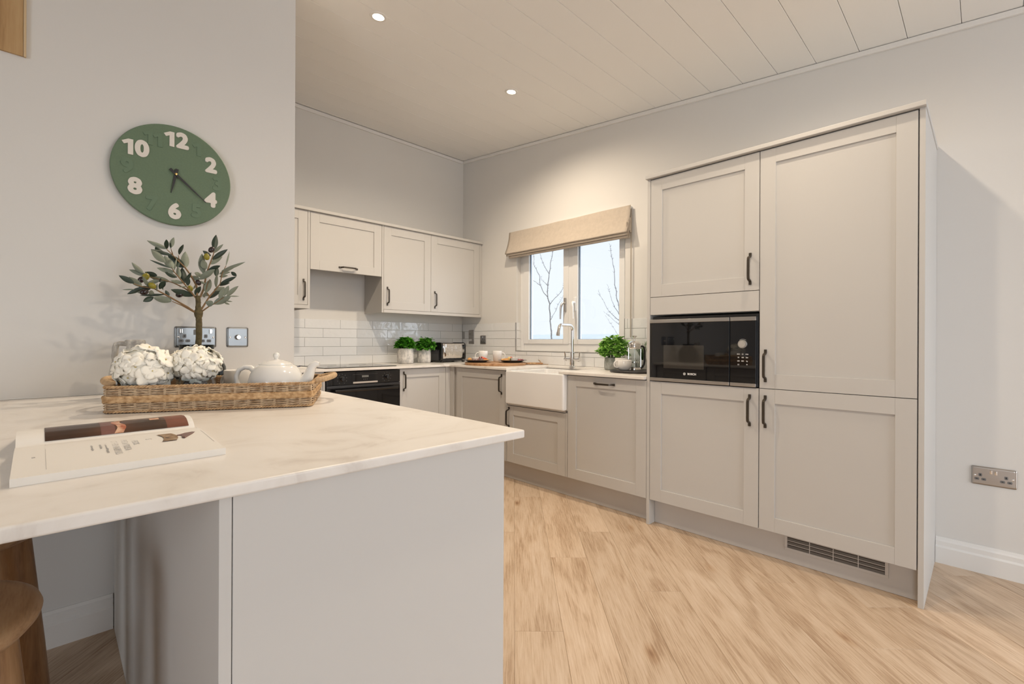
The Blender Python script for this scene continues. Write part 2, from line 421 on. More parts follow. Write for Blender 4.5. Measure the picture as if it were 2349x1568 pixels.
# ================================================================== THE SETTING
# floor: planks laid at 45 degrees
def build_floor():
    me = bpy.data.meshes.new('floor'); bm = bmesh.new()
    uvl = bm.loops.layers.uv.new('UVMap'); col = bm.loops.layers.color.new('plank')
    ca, sa = math.cos(math.radians(44.8)), math.sin(math.radians(44.8))
    fwd = Vector((sa, ca, 0)); rt = Vector((ca, -sa, 0))
    joints = {0: 1.735, 1: 2.33, 2: 2.647, 3: 2.02, 7: 1.647}
    rnd = random.Random(4); L = 1.50; Wd = .18; g = .0002
    for k in range(-28, 27):
        s0 = .009 + k * Wd
        off = joints.get(k, rnd.uniform(0, L)); d = off - L * 5
        while d < 6.2:
            c4 = (rnd.random(), rnd.random(), rnd.random(), 1)
            if k == 3 and abs(d - 2.02) < .01: c4 = (.3, .1, .3, 1)
            zt, ch = 0.0, .0007
            quad = [(d + g, s0 + g), (d + L - g, s0 + g), (d + L - g, s0 + Wd - g), (d + g, s0 + Wd - g)]
            inn = [(d + g + ch, s0 + g + ch), (d + L - g - ch, s0 + g + ch), (d + L - g - ch, s0 + Wd - g - ch), (d + g + ch, s0 + Wd - g - ch)]
            mid = fwd * (d + L / 2) + rt * (s0 + Wd / 2)
            if XWST - 1 < mid.x < XW + .7 and YS - 1 < mid.y < YH + .7:
                P = [fwd * a + rt * b for a, b in quad]; Q = [fwd * a + rt * b for a, b in inn]
                vp = [bm.verts.new((p.x, p.y, -.001)) for p in P]; vq = [bm.verts.new((p.x, p.y, zt)) for p in Q]
                vb = [bm.verts.new((p.x, p.y, -.012)) for p in P]
                faces = [([*vq][::-1], inn[::-1])]
                for i in range(4):
                    j = (i + 1) % 4
                    faces.append(([vq[i], vq[j], vp[j], vp[i]], [inn[i], inn[j], quad[j], quad[i]]))
                    faces.append(([vp[i], vp[j], vb[j], vb[i]], [quad[i], quad[j], quad[j], quad[i]]))
                for fv, uvs in faces:
                    f = bm.faces.new(fv)
                    for lp, (a, b_) in zip(f.loops, uvs):
                        lp[uvl].uv = (a - d, b_ - s0); lp[col] = c4
            d += L
    bm.normal_update(); bm.to_mesh(me); bm.free(); me.materials.append(M['floor'])
    o = bpy.data.objects.new('floor', me); C.objects.link(o); struct(o, 'oak plank floor laid diagonally across the kitchen')
build_floor()
b = B(); b.box(XWST, YS, -.05, XW, YH, -.012)
struct(obj('floor_base', b, M['floor']))

# ceiling: sloping boards with fine grooves, running towards the window wall
def build_ceiling():
    b = B(); b.smooth = False
    k0 = -17
    for k in range(k0, 20):
        y0, y1 = .085 + .2 * k, .085 + .2 * (k + 1)
        y0, y1 = max(y0, YS - .3), min(y1, YH + .1)
        if y1 - y0 < .02: continue
        c = .0022
        pts = [(y0 + .0008, cz(y0) + .012), (y0 + .0008, cz(y0) + c), (y0 + c, cz(y0 + c)), (y1 - c, cz(y1 - c)), (y1 - .0008, cz(y1) + c), (y1 - .0008, cz(y1) + .012)]
        b.prism(pts, XWST - .1, XW + .1, axis='x')
    o = obj('ceiling', b, M['ceil']); struct(o, 'sloping white boarded ceiling with fine grooves')
    b = B(); b.prism([(YS - .3, cz(YS - .3) + .012), (YH + .1, cz(YH + .1) + .012), (YH + .1, cz(YH + .1) + .08), (YS - .3, cz(YS - .3) + .08)], XWST - .1, XW + .1, axis='x')
    struct(obj('ceiling_backing', b, M['ceil']))
build_ceiling()

# walls
b = B(); b.smooth = False
b.box(XWST, YH, 0, XW + .12, YH + .12, cz(YH))
struct(obj('wall_north', b, M['wall']), 'plain wall behind the hob run')
WY0, WY1, WZ0, WZ1 = 1.938, 3.108, .99, 2.02
WT = .16
b = B(); b.smooth = False
b.prism([(YS, 0), (WY0, 0), (WY0, cz(WY0)), (YS, cz(YS))], XW, XW + WT, axis='x')
b.prism([(WY1, 0), (YH, 0), (YH, cz(YH)), (WY1, cz(WY1))], XW, XW + WT, axis='x')
b.prism([(WY0, 0), (WY1, 0), (WY1, WZ0), (WY0, WZ0)], XW, XW + WT, axis='x')
b.prism([(WY0, WZ1), (WY1, WZ1), (WY1, cz(WY1)), (WY0, cz(WY0))], XW, XW + WT, axis='x')
struct(obj('wall_east', b, M['wall']), 'window wall, plastered and painted off white')
b = B(); b.smooth = False
b.box(XWST, YP, 0, XE, YP + .14, cz(YP) - .001)
struct(obj('wall_partition', b, M['wall']), 'free-ended partition wall carrying the green clock')
# unseen walls behind the camera, openings placed and sized to light the kitchen
b = B(); b.smooth = False
for x0, x1, z0, z1 in [(XWST, .90, 0, 2.29), (2.95, XW, 0, 2.29), (.90, 2.95, 2.18, 2.29)]:
    b.box(x0, YS - .12, z0, x1, YS, z1)
struct(obj('wall_south', b, M['wall']))
b = B(); b.smooth = False
for y0, y1, z0, z1 in [(YS, -2.3, 0, None), (-.5, YH, 0, None), (-2.3, -.5, 2.1, None)]:
    b.prism([(y0, z0), (y1, z0), (y1, cz(y1)), (y0, cz(y0))], XWST - .12, XWST, axis='x')
struct(obj('wall_west', b, M['wall']))
b = B()
for x in (.90, 1.885, 2.88): b.box(x, YS - .09, 0, x + .07, YS - .03, 2.18, .004)
b.box(.90, YS - .09, 2.11, 2.95, YS - .03, 2.18, .004); b.box(.90, YS - .09, 0, 2.95, YS - .03, .06, .004)
w = obj('window_2', b, M['upvc']); struct(w)

# coving strips at the top of the walls
b = B()
b.prism([(YS, cz(YS) - .031), (YH, cz(YH) - .031), (YH, cz(YH) - .003), (YS, cz(YS) - .003)], XW - .016, XW, axis='x', bev=.003)
struct(obj('trim_1', b, M['trimw']), 'slim white ceiling strip along the window wall')
b = B(); b.box(XWST, YH - .016, cz(YH) - .035, XW - .016, YH, cz(YH) - .006, .003)
struct(obj('trim_2', b, M['trimw']), 'slim white ceiling strip above the wall cupboards')

# skirtings (stepped profile)
def skirting(name, a0, a1, pos, axis, sgn, label):
    prof = [(0, .0), (.022, .0), (.022, .078), (.014, .086), (.014, .106), (.007, .113), (.004, .124), (0, .124)]
    b = B()
    if axis == 'y': b.prism([(pos + sgn * d, z) for d, z in prof], a0, a1, axis='y' if False else 'y')
    else: b.prism([(pos + sgn * d, z) for d, z in prof], a0, a1, axis='x')
    struct(obj(name, b, M['trimw'], angle=12), label)
skirting('baseboard_east', YS, .170, XW, 'y', -1, 'white stepped skirting board right of the tall cupboards')
skirting('baseboard_partition', XWST, .168, YP, 'x', -1, 'white stepped skirting board under the breakfast bar')

# ------------------------------------------------------------------ window
def window():
    b = B(); X0, X1 = XW + .055, XW + .125
    def ring(b, y0, y1, z0, z1, wl, wr, wb, wt, x0, x1, bev=.004):
        b.box(x0, y1 - wl, z0, x1, y1, z1, bev); b.box(x0, y0, z0, x1, y0 + wr, z1, bev)
        b.box(x0, y0 + wr, z0, x1, y1 - wl, z0 + wb, bev); b.box(x0, y0 + wr, z1 - wt, x1, y1 - wl, z1, bev)
    ring(b, WY0, WY1, WZ0, WZ1, .052, .035, .068, .06, X0, X1)
    b.box(X0 - .002, 2.478, WZ0 + .068, X1, 2.528, WZ1 - .06, .004)
    root = obj('window_1', b, M['upvc']); struct(root, 'white casement window over the sink')
    for (y0, y1, nm) in ((2.524, 3.060, 0), (1.970, 2.482, 1)):
        s = B(); ring(s, y0, y1, WZ0 + .064, WZ1 - .058, .070 if nm == 0 else .058, .058 if nm == 0 else .05, .042, .05, X0 - .010, X1 - .02, .005)
        so = obj('sash', s, M['upvc'], root)
        g = B(); ya, yb = (2.582, 2.990) if nm == 0 else (2.020, 2.424)
        g.box(X1 - .050, ya, WZ0 + .106, X1 - .046, yb, WZ1 - .108)
        obj('glass_pane', g, M['pane'], so)
        sp = B(); ring(sp, ya, yb, WZ0 + .106, WZ1 - .108, .010, .004, .003, .004, X1 - .064, X1 - .052, .0)
        obj('glazing_bead', sp, M['gasket'], so)
        h = B()  # hooked espagnolette handle
        yh, sg = (2.556, 1) if nm == 0 else (2.450, -1)
        xh = X0 - .010
        h.box(xh - .010, yh - .013, 1.335, xh, yh + .013, 1.455, .006, 3)
        h.tube([(xh - .008, yh, 1.408), (xh - .034, yh, 1.410), (xh - .046, yh + sg * .004, 1.395), (xh - .050, yh + sg * .012, 1.365), (xh - .050, yh + sg * .015, 1.27)], [.011, .011, .011, .009, .007], 10)
        obj('handle', h, M['white'] if nm else M['steel'], so)
window()

# tiled splashbacks
def tiles_rect(b, a0, a1, z0, z1, put):
    put(b, a0, a1, z0, z1)
def splashback():
    g = .0012; P = .3015; R = .0765; z0 = .8722; top = z0 + 5 * R
    # hob wall
    root = thing('tiled_splashback', 'white brick-bond tiles along the wall behind the black hob', 'splashback', (2.0, YH, z0))
    b = B(); tt = .009
    for r in range(5):
        za, zb = top - (r + 1) * R, top - r * R
        x = 1.475 - 3 * P + (P / 2 if r % 2 else 0)
        while x < XW:
            xa, xb = max(x, XE - .1), min(x + P, XW - .009)
            if xb - xa > .01: b.box(xa + g, YH - tt, za + g, xb - g, YH - .002, zb - g, .0018, 2)
            x += P
    obj('tile_field', b, M['tile'], root)
    b = B(); b.box(.7, YH - .005, z0, XW - .009, YH - .0005, top - .001); obj('grout_bed', b, M['grout'], root)
    b = B(); b.box(XW - .0095, YH - .011, z0, XW - .0075, YH - .0085, top + .001); obj('corner_trim', b, M['tiletrim'], root)
    # window wall
    root = thing('tiled_splashback', 'white brick-bond tiles round the window behind the sink', 'splashback', (XW, 2.6, z0))
    b = B()
    for r in range(5):
        za, zb = top - (r + 1) * R, top - r * R
        y = 3.72 + P - (P / 2 if r % 2 else 0)
        for k in range(12):
            ya, yb = y - P * k - P, y - P * k
            ya, yb = max(ya, 1.41), min(yb, YH - .0095)
            if yb - ya < .008: continue
            for c0, c1, lo in ((WY1 + .004, 9, za), (-9, WY0 - .004, za), (WY0 - .004, WY1 + .004, None)):
                p, q = max(ya, c0), min(yb, c1)
                if q - p < .006: continue
                t1 = zb if lo is not None else min(zb, WZ0 - .006)
                if t1 - za < .008: continue
                b.box(XW - tt, p + g, za + g, XW - .002, q - g, t1 - g, .0018, 2)
    tf = obj('tile_field', b, M['tile'], root); b = B()
    for r in range(4):   # tiles turned into the window reveal
        za, zb = top - (r + 1) * R, top - r * R
        za = max(za, WZ0 + .001)
        if zb - za > .01: b.box(XW + .002, WY1 - .007, za + g, XW + .052, WY1 - .0005, zb - g, .0015, 2)
    tag(obj('reveal_tiles', b, M['tile']), 'narrow stack of white tiles turned into the left window reveal', 'tiles')
    b = B(); b.box(XW - .005, WY1 + .003, z0, XW - .0005, YH - .009, top - .001); b.box(XW - .005, 1.41, z0, XW - .0005, WY0 - .003, top - .001)
    b.box(XW - .005, WY0 - .003, z0, XW - .0005, WY1 + .003, WZ0 - .004); obj('grout_bed', b, M['grout'], root)
    b = B(); b.box(XW - .0105, WY1 + .001, WZ0 - .005, XW - .0005, WY1 + .004, top, .0005); b.box(XW - .0105, WY0 - .004, WZ0 - .005, XW - .0005, WY0 - .001, top, .0005)
    b.box(XW - .0105, WY0 - .001, WZ0 - .005, XW - .0005, WY1 + .001, WZ0 - .001, .0005); obj('edge_trim', b, M['tiletrim'], root)
splashback()

# outside: snowy field
b = B()
def terr(u, v):
    x = 3.5 + 90 * u ** 2; y = -40 + 120 * v
    t = min(1, max(0, (x - 8) / 74)); h = -.35 + 3.1 * t + .12 * mnoise.noise(Vector((x * .08, y * .05, 0))) * t * 2
    return (x, y, h)
b.quadgrid(terr, 26, 30)
o = obj('ground_outside', b, M['snow'], angle=180); struct(o, 'pale snowy field rising behind the window')

# ================================================================== CABINETS
def handle(parent, mtx, vertical=True, L=.157):
    b = B(mtx @ (RY(PI / 2) if vertical else Matrix.Identity(4)))
    h = L / 2
    path = [(-h, .0035), (-h + .013, .0035), (-h + .017, .006), (-h + .020, .014), (-h + .0225, .024), (-h + .028, .030), (-h + .040, .032),
            (h - .040, .032), (h - .028, .030), (h - .0225, .024), (h - .020, .014), (h - .017, .006), (h - .013, .0035), (h, .0035)]
    b.sweep(path, .0115, .0065)
    b.box(-h - .002, -.007, -.0065, -h + .014, 0, .0065, .002); b.box(h - .014, -.007, -.0065, h + .002, 0, .0065, .002)
    return obj('handle', b, M['bronze'], parent)
def door(root, mtx, x0, x1, z0, z1, hpos=None, vertical=True, rail=.070, name='door', t=.020, mat='cab'):
    b = B(mtx); e = .0012; r = rail
    b.box(x0, 0, z0, x0 + r, t, z1, e); b.box(x1 - r, 0, z0, x1, t, z1, e)
    b.box(x0 + r - .0002, 0, z0, x1 - r + .0002, t, z0 + r, e); b.box(x0 + r - .0002, 0, z1 - r, x1 - r + .0002, t, z1, e)
    b.box(x0 + r - .004, .0075, z0 + r - .004, x1 - r + .004, t - .002, z1 - r + .004)
    d = obj(name, b, M[mat], root)
    if hpos: handle(d, mtx @ T(hpos[0], 0, hpos[1]), vertical)
    return d
def carcass(root, mtx, x0, x1, z0, z1, depth, t=.020, mat='cab'):
    b = B(mtx); b.box(x0, t + .002, z0, x1, depth, z1, .001); return obj('carcass', b, M[mat], root)

# tall run ----------------------------------------------------------
yl = 1.408
MT = ME(XA, yl)
D = XW - XA - .001
b = B(MT); b.box(0, 0, 0, .019, D, 2.032, .001)
tag(obj('end_panel', b, M['cab']), 'tall pale end panel between the dishwasher front and the microwave cupboard', 'end panel')
b = B(MT); b.box(1.2175, 0, 0, 1.2365, D - .0, 2.032, .001)
tag(obj('end_panel', b, M['cab']), 'tall pale end panel on the right side of the fridge cupboard', 'end panel')
b = B(MT); b.box(-.004, -.022, 2.032, 1.2405, D, 2.053, .003)
tag(obj('cornice', b, M['cab']), 'flat top board over the microwave and fridge cupboards', 'cornice')
root = thing('tall_cabinet', 'tall microwave cupboard with a door above and one below the oven space', 'cupboard', (XA + .3, 1.1, .15))
# carcass built round the appliance opening
b = B(MT); b.box(.0205, .022, .151, .616, D, .846, .001); b.box(.0205, .022, 1.232, .616, D, 2.030, .001)
b.box(.0205, .30, .846, .616, D, 1.232); b.box(.0205, .022, .846, .0225, .30, 1.232); b.box(.6145, .022, .846, .616, .30, 1.232)
obj('carcass', b, M['cab'], root)
door(root, MT, .0215, .6145, 1.3385, 2.0265, (.5735, 1.447))
b = B(MT); b.box(.0215, 0, 1.2345, .6145, .020, 1.3355, .0012); obj('filler_panel', b, M['cab'], root)
door(root, MT, .0215, .6145, .150, .8465, (.5735, .734))
root = thing('tall_cabinet', 'tall fridge cupboard with two large doors and handles on their left', 'cupboard', (XA + .3, .5, .15))
carcass(root, MT, .617, 1.2165, .151, 2.030, D)
door(root, MT, .618, 1.2135, .8495, 2.0265, (.646, .961))
door(root, MT, .618, 1.2135, .150, .8465, (.646, .735))
b = B(MT); b.box(.020, .064, .001, 1.2165, .080, .147, .001)
pl = tag(obj('plinth', b, M['plinth']), 'long kickboard below the microwave and fridge cupboards, with a slotted vent', 'plinth')
# ventilation grille in the plinth
b = B(MT); x0, x1, z0, z1 = .717, 1.118, .060, .148
ya = .0635
for p in ((x0, x1, z0, z0 + .012), (x0, x0 + .012, z0 + .0122, z1), (x1 - .012, x1, z0 + .0122, z1)): b.box(p[0], ya - .004, p[2], p[1], ya, p[3], .001)
for z in (.0885, .1065, .125): b.box(x0 + .012, ya - .003, z, x1 - .012, ya, z + .0025)
for k in (1, 2, 3):
    xx = x0 + .012 + (x1 - x0 - .024) * k / 4; b.box(xx - .0015, ya - .0035, z0 + .012, xx + .0015, ya, .1255)
gr = obj('vent_grille', b, M['plinth'], pl)
b = B(MT); b.box(x0 + .011, ya - .0012, z0 + .011, x1 - .011, ya - .0002, z1 - .0005); obj('vent_shade_sheet', b, M['cabdark'], gr)  # dark sheet on the plinth, coloured as the shade inside the vent
b = B(MT)
for z in (.072, .0905, .109, .1275):
    b.prism([(ya - .0028, z), (ya - .0022, z), (ya - .0012, z + .011), (ya - .0018, z + .011)], x0 + .012, x1 - .012, axis='x')
obj('louvre', b, plain('louvre_grey', (.12, .11, .10), .5), gr)

# microwave ---------------------------------------------------------
def microwave():
    root = thing('microwave', 'built-in black glass microwave with steel strips and a round silver dial', 'microwave', (XA, 1.1, .85))
    x0, x1, xd = .0235, .6115, .4765
    zb, zt = .8515, 1.222
    b = B(MT); b.box(x0 + .01, .012, zb, x1 - .002, .29, zt, .002); obj('body', b, M['black'], root)
    dr = B(MT); dr.box(x0, -.006, zb + .018, xd - .002, .012, zt - .036, .0015); d = obj('door', dr, M['blackglass'], root)
    b = B(MT); b.box(x0 + .085, -.0064, zb + .076, x0 + .318, -.0060, zb + .207); obj('viewing_window', b, M['greyglass'], d)
    for za, zc in ((zt - .036, zt - .016), (zb, zb + .018)):
        b = B(MT); b.box(x0, -.009, za, xd - .002, .012, zc, .0015); obj('door_trim', b, M['steel'], d)
    b = B()
    text_mesh(b, 'BOSCH', .0150, MT @ T(x0 + .252, -.0063, zb + .048) @ RX(PI / 2), .0003, .0005)
    mm = MT @ T(x0 + .210, -.0065, zb + .048) @ RX(PI / 2)
    ring = [(.0066 * math.cos(a), .0066 * math.sin(a), 0) for a in [2 * PI * i / 28 for i in range(28)]]
    b.tube(ring, .0007, 6, closed=True, mtx=mm)
    b.box(-.0012, -.0052, -.0003, .0012, .0052, .0003, mtx=mm); b.box(-.0038, -.0052, -.0003, -.0026, .0052, .0003, mtx=mm); b.box(.0026, -.0052, -.0003, .0038, .0052, .0003, mtx=mm); b.box(-.0038, -.0008, -.0003, .0038, .0008, .0003, mtx=mm)
    obj('maker_mark', b, M['print'], d)
    cp = B(MT); cp.box(xd + .002, -.006, zb + .018, x1 - .008, .012, zt - .036, .0015); c = obj('control_panel', cp, M['blackglass'], root)
    for za, zc in ((zt - .036, zt - .016), (zb, zb + .018)):
        b = B(MT); b.box(xd + .002, -.009, za, x1 - .008, .012, zc, .0015); obj('panel_trim', b, M['steel'], c)
    kx, kz = xd + .064, zb + .216
    b = B(); km = MT @ T(kx, -.006, kz) @ RX(PI / 2)
    b.lathe([(0, 0), (.0215, 0), (.0215, .008), (.0200, .0105), (.0180, .0105), (.0172, .0085), (.0165, .0130), (0, .0135)], seg=36, mtx=km); obj('dial', b, plain('silver_dial', (.66, .64, .61), .3, metal=.7), c)
    b = B(); b.M = Matrix.Identity(4)
    rows = [('start', '(-)', 'stop'), ('90', '180', '360'), ('600', '800', 'kg'), ('[-]', '', 'M')]
    for r, row in enumerate(rows):
        for q, s in enumerate(row):
            if s: text_mesh(b, s, .0078, MT @ T(kx + (q - 1) * .0205, -.0063, zb + .165 - r * .0178) @ RX(PI / 2), .0002, .0002)
    arc = [(.0255 * math.cos(a), .0255 * math.sin(a), 0) for a in [math.radians(50 + 80 * i / 12) for i in range(13)]]
    b.tube(arc, .0004, 4, mtx=km)
    obj('printed_markings', b, M['print'], c)
microwave()

# sink run ------------------------------------------------------------
MB_ = ME(XA, 2.003)
root = thing('base_cabinet', 'dishwasher front with a horizontal handle, left of the microwave cupboard', 'cupboard', (XA + .3, 1.7, .15))
carcass(root, MB_, .002, .593, .151, .852, D)
door(root, MB_, .0015, .593, .150, .8465, (.297, .806), vertical=False)
MS = ME(XA, 2.600)
root = thing('base_cabinet', 'low cupboard with a short door under the white sink', 'cupboard', (XA + .3, 2.3, .15))
b = B(MS); b.box(.001, .022, .151, .596, D, .600, .001); obj('carcass', b, M['cab'], root)
door(root, MS, .0015, .578, .150, .583, (.026, .492))
b = B(MS); b.box(.001, .004, .5865, .576, .022, .603, .001); b.box(.5795, 0, .150, .5955, .02, .586, .001); b.box(.5885, 0, .6035, .5955, .02, .842, .001); obj('filler_panel', b, M['cab'], root)
MC = ME(XA, 3.272)
root = thing('base_cabinet', 'corner cupboard left of the sink with its handle on the right', 'cupboard', (XA + .3, 2.9, .15))
b = B(MC); b.box(.001, .022, .151, .669, D, .852, .001); b.box(.655, 0, .15, .669, .021, .842, .001); obj('carcass', b, M['cab'], root)
door(root, MC, .045, .653, .150, .8465, (.614, .740))
b = B(); b.box(XA - .0, 3.2745, .001, XA + .045, YB + .02, .8525, .001); b.box(XA - .045, YB, .001, XA - .0005, YB + .045, .8525, .001)
tag(obj('corner_post', b, M['cab']), 'narrow corner post where the two runs of base cupboards meet', 'corner post')
b = B(MB_); b.box(-1.27, .064, .001, .594, .080, .147, .001)
tag(obj('plinth', b, M['plinth']), 'long kickboard below the sink and dishwasher front', 'plinth')

# hob run ---------------------------------------------------------------
DN = YH - YB - .001
MH = MN(2.001, YB)
root = thing('base_cabinet', 'base cupboard right of the black oven with its handle on the left', 'cupboard', (2.25, YB + .3, .15))
carcass(root, MH, .001, .4645, .151, .852, DN)
door(root, MH, .0015, .463, .150, .8465, (.042, .747))
root = thing('base_cabinet', 'base cupboard on the left side of the black oven', 'cupboard', (1.2, YB + .3, .15))
carcass(root, MN(.90, YB), 0, .500, .151, .852, DN)
door(root, MN(.90, YB), .001, .480, .150, .8465, (.45, .747))
b = B(MN(.9, YB)); b.box(.482, 0, .15, .4995, .02, .842, .001); obj('filler_panel', b, M['cab'], root)
b = B(); b.box(.9, YB + .064, .001, XA + .08, YB + .08, .147, .001)
tag(obj('plinth', b, M['plinth']), 'kickboard below the oven run', 'plinth')
def oven():
    root = thing('oven', 'black built-in oven with two round dials below the hob', 'oven', (1.70, YB + .2, .25))
    m = MN(1.402, YB); zt = .846
    b = B(m); b.box(.004, .002, .252, .594, .55, zt, .002); obj('body', b, M['black'], root)
    c = B(m); c.box(.002, -.018, zt - .096, .596, .002, zt, .0015); cp = obj('control_panel', c, M['blackglass'], root)
    b = B(m); b.box(.200, -.0190, zt - .090, .400, -.0181, zt - .077, .0003); obj('name_strip', b, plain('champagne_steel', (.62, .55, .48), .35, metal=.6), cp)
    b = B(m); b.box(.270, -.0188, zt - .046, .324, -.0181, zt - .031); obj('clock_display', b, plain('display_grey', (.16, .16, .15), .3), cp)
    b = B(m)
    for q in range(3): b.box(.282 + q * .014, -.0186, zt - .063, .287 + q * .014, -.0181, zt - .060)
    for cx in (.115, .478):
        for k in range(9):
            a = math.radians(-60 + k * 37); b.box(cx + .036 * math.cos(a) - .0016, -.0185, zt - .052 + .036 * math.sin(a) - .0016, cx + .036 * math.cos(a) + .0016, -.0181, zt - .052 + .036 * math.sin(a) + .0016)
    fr = [(.2, zt - .022), (.4, zt - .022), (.4, zt - .0225), (.2, zt - .0225)]; b.prism(fr, -.0184, -.0181, axis='y')
    obj('printed_markings', b, M['socketgrey'], cp)
    for cx in (.115, .478):
        b = B(); km = m @ T(cx, -.018, zt - .052) @ RX(PI / 2)
        b.lathe([(0, 0), (.021, 0), (.0205, .004), (.016, .006), (.0155, .020), (.0135, .0225), (0, .0225)], seg=30, mtx=km)
        b.box(-.0025, -.016, .018, .0025, .016, .0245, .001, mtx=km); obj('dial', b, M['blackgloss'], cp)
    d = B(m); d.box(.002, -.020, .257, .596, .002, zt - .118, .0015); dr = obj('door', d, M['blackglass'], root)
    b = B(m); b.box(.002, -.020, zt - .117, .596, -.002, zt - .099, .001); obj('vent_slot', b, plain('oven_vent_strip', (.06, .06, .062), .3, metal=.6), root)
    b = B(m); b.tube([(.045, -.058, zt - .135), (.553, -.058, zt - .135)], .011, 14); b.box(.055, -.055, zt - .144, .075, -.018, zt - .126, .003); b.box(.523, -.055, zt - .144, .543, -.018, zt - .126, .003)
    obj('handle', b, M['blackgloss'], dr)
oven()

# worktops -----------------------------------------------------------------
b = B()
poly = [(.90, YB - .028), (2.484, YB - .028), (2.484, 2.578), (2.965, 2.578), (2.965, 2.062), (2.484, 2.062), (2.484, 1.4105), (XW - .001, 1.4105), (XW - .001, YH - .001), (.90, YH - .001)]
b.prism(poly, .853, .872, axis='z', bev=.003)
tag(obj('worktop', b, M['quartz']), 'L-shaped pale stone worktop running round the hob, corner and sink', 'worktop')
b = B()
b.prism([(-.95, .745), (.779, .745), (.787, YP - .001), (-.95, YP - .001)], .853, .872, axis='z', bev=.004, seg=3)
tag(obj('breakfast_bar_top', b, M['quartz']), 'large pale stone breakfast bar top in the foreground', 'worktop')
root = thing('peninsula_base', 'plain pale cabinet block under the breakfast bar, knee space beside it', 'cupboard', (.45, 1.5, 0))
b = B(); b.box(.170, .762, .001, .1865, YP - .025, .852, .0012); obj('side_panel', b, M['panelw'], root)
b = B(); b.box(.1875, .762, .001, .729, .780, .852, .0012); obj('front_panel', b, M['panelw'], root)
b = B(); b.box(.188, .782, .15, .715, YP - .002, .852, .001); b.box(.25, .80, .001, .66, YP - .002, .15); obj('carcass', b, M['panelw'], root)
MP = Matrix.Translation((.737, .79, 0)) @ RZ(PI / 2)
for k in range(3): door(root, MP, .01 + k * .5, .50 + k * .5, .15, .845, None)

# wall cupboards ------------------------------------------------------------
MU = MN(0, YU); DU = YH - YU - .001
root = thing('wall_cabinet', 'pair of wall cupboards with two doors, in the corner by the window', 'cupboard', (2.55, YU + .15, 1.345))
b = B(MU); b.box(2.0015, 0, 1.318, 2.0185, DU, 2.060, .001); b.box(2.019, .022, 1.345, 3.118, DU, 2.060, .001); b.box(3.0925, 0, 1.318, 3.110, .022, 2.060, .001); b.box(3.1105, .004, 1.318, XW - .001, .022, 2.060, .001)
obj('carcass', b, M['cab'], root)
door(root, MU, 2.0205, 2.5015, 1.347, 2.0585, (2.0535, 1.460))
door(root, MU, 2.504, 3.090, 1.347, 2.0585, (2.545, 1.460))
b = B(MU); b.box(2.019, -.004, 1.318, 3.118, .016, 1.3445, .0015); obj('pelmet', b, M['cab'], root)
root = thing('wall_cabinet', 'extractor cupboard with a short lift-up door above the hob', 'cupboard', (1.70, YU + .15, 1.62))
carcass(root, MU, 1.4005, 2.0005, 1.705, 2.060, DU)
door(root, MU, 1.402, 1.9985, 1.6215, 2.0585, (1.703, 1.659), vertical=False)
b = B(MU); b.box(1.44, .05, 1.6985, 1.96, .27, 1.7045); obj('extractor_grille', b, M['steel'], root)
root = thing('wall_cabinet', 'wall cupboard half hidden behind the partition wall end', 'cupboard', (1.1, YU + .15, 1.345))
b = B(MU); b.box(.90, .022, 1.345, 1.383, DU, 2.060, .001); b.box(1.3835, 0, 1.318, 1.3995, DU, 2.060, .001); obj('carcass', b, M['cab'], root)
door(root, MU, .905, 1.3815, 1.347, 2.0585, (1.351, 1.460))
b = B(MU); b.box(.90, -.004, 1.318, 1.383, .016, 1.3445, .0015); obj('pelmet', b, M['cab'], root)
b = B(MU); b.box(.90, -.020, 2.0605, XW - .001, DU, 2.083, .003)
tag(obj('cornice', b, M['cab']), 'flat top board running over the wall cupboards', 'cornice')

b = B(); b.box(-.95, YP - .0035, .8725, .785, YP - .0003, .8755, .001)
struct(obj('trim_3', b, M['trimw']), 'thin white sealant line where the breakfast bar meets the wall')
OLIVE_BRANCHES = [
  ([(0.392, 2.12, 1.18), (0.347, 2.105, 1.204), (0.315, 2.09, 1.216)], 0.0026),
  ([(0.392, 2.12, 1.18), (0.365, 2.108, 1.199), (0.297, 2.096, 1.239), (0.261, 2.084, 1.258), (0.225, 2.072, 1.261), (0.202, 2.06, 1.268)], 0.003),
  ([(0.408, 2.12, 1.217), (0.383, 2.13, 1.253), (0.361, 2.14, 1.272), (0.328, 2.15, 1.29), (0.311, 2.16, 1.296), (0.249, 2.17, 1.309)], 0.0028),
  ([(0.397, 2.12, 1.245), (0.394, 2.117, 1.284), (0.374, 2.113, 1.322), (0.356, 2.11, 1.348), (0.334, 2.107, 1.37), (0.318, 2.103, 1.387), (0.299, 2.1, 1.406)], 0.003),
  ([(0.382, 2.12, 1.252), (0.357, 2.102, 1.28), (0.333, 2.085, 1.307), (0.317, 2.068, 1.322), (0.306, 2.05, 1.336)], 0.0024),
  ([(0.34, 2.12, 1.37), (0.334, 2.1, 1.389)], 0.0016),
  ([(0.32, 2.12, 1.392), (0.309, 2.09, 1.412)], 0.0016),
  ([(0.407, 2.12, 1.24), (0.417, 2.113, 1.272), (0.423, 2.107, 1.321), (0.426, 2.1, 1.341), (0.434, 2.093, 1.372), (0.443, 2.087, 1.404), (0.444, 2.08, 1.424)], 0.003),
  ([(0.41, 2.12, 1.191), (0.425, 2.128, 1.218), (0.441, 2.137, 1.246), (0.458, 2.145, 1.268), (0.481, 2.153, 1.301), (0.49, 2.162, 1.345), (0.505, 2.17, 1.378)], 0.0028),
  ([(0.412, 2.12, 1.185), (0.432, 2.1, 1.205), (0.445, 2.08, 1.215), (0.473, 2.06, 1.24)], 0.0024),
  ([(0.438, 2.12, 1.245), (0.422, 2.103, 1.263), (0.424, 2.087, 1.29), (0.427, 2.07, 1.306)], 0.002),
]
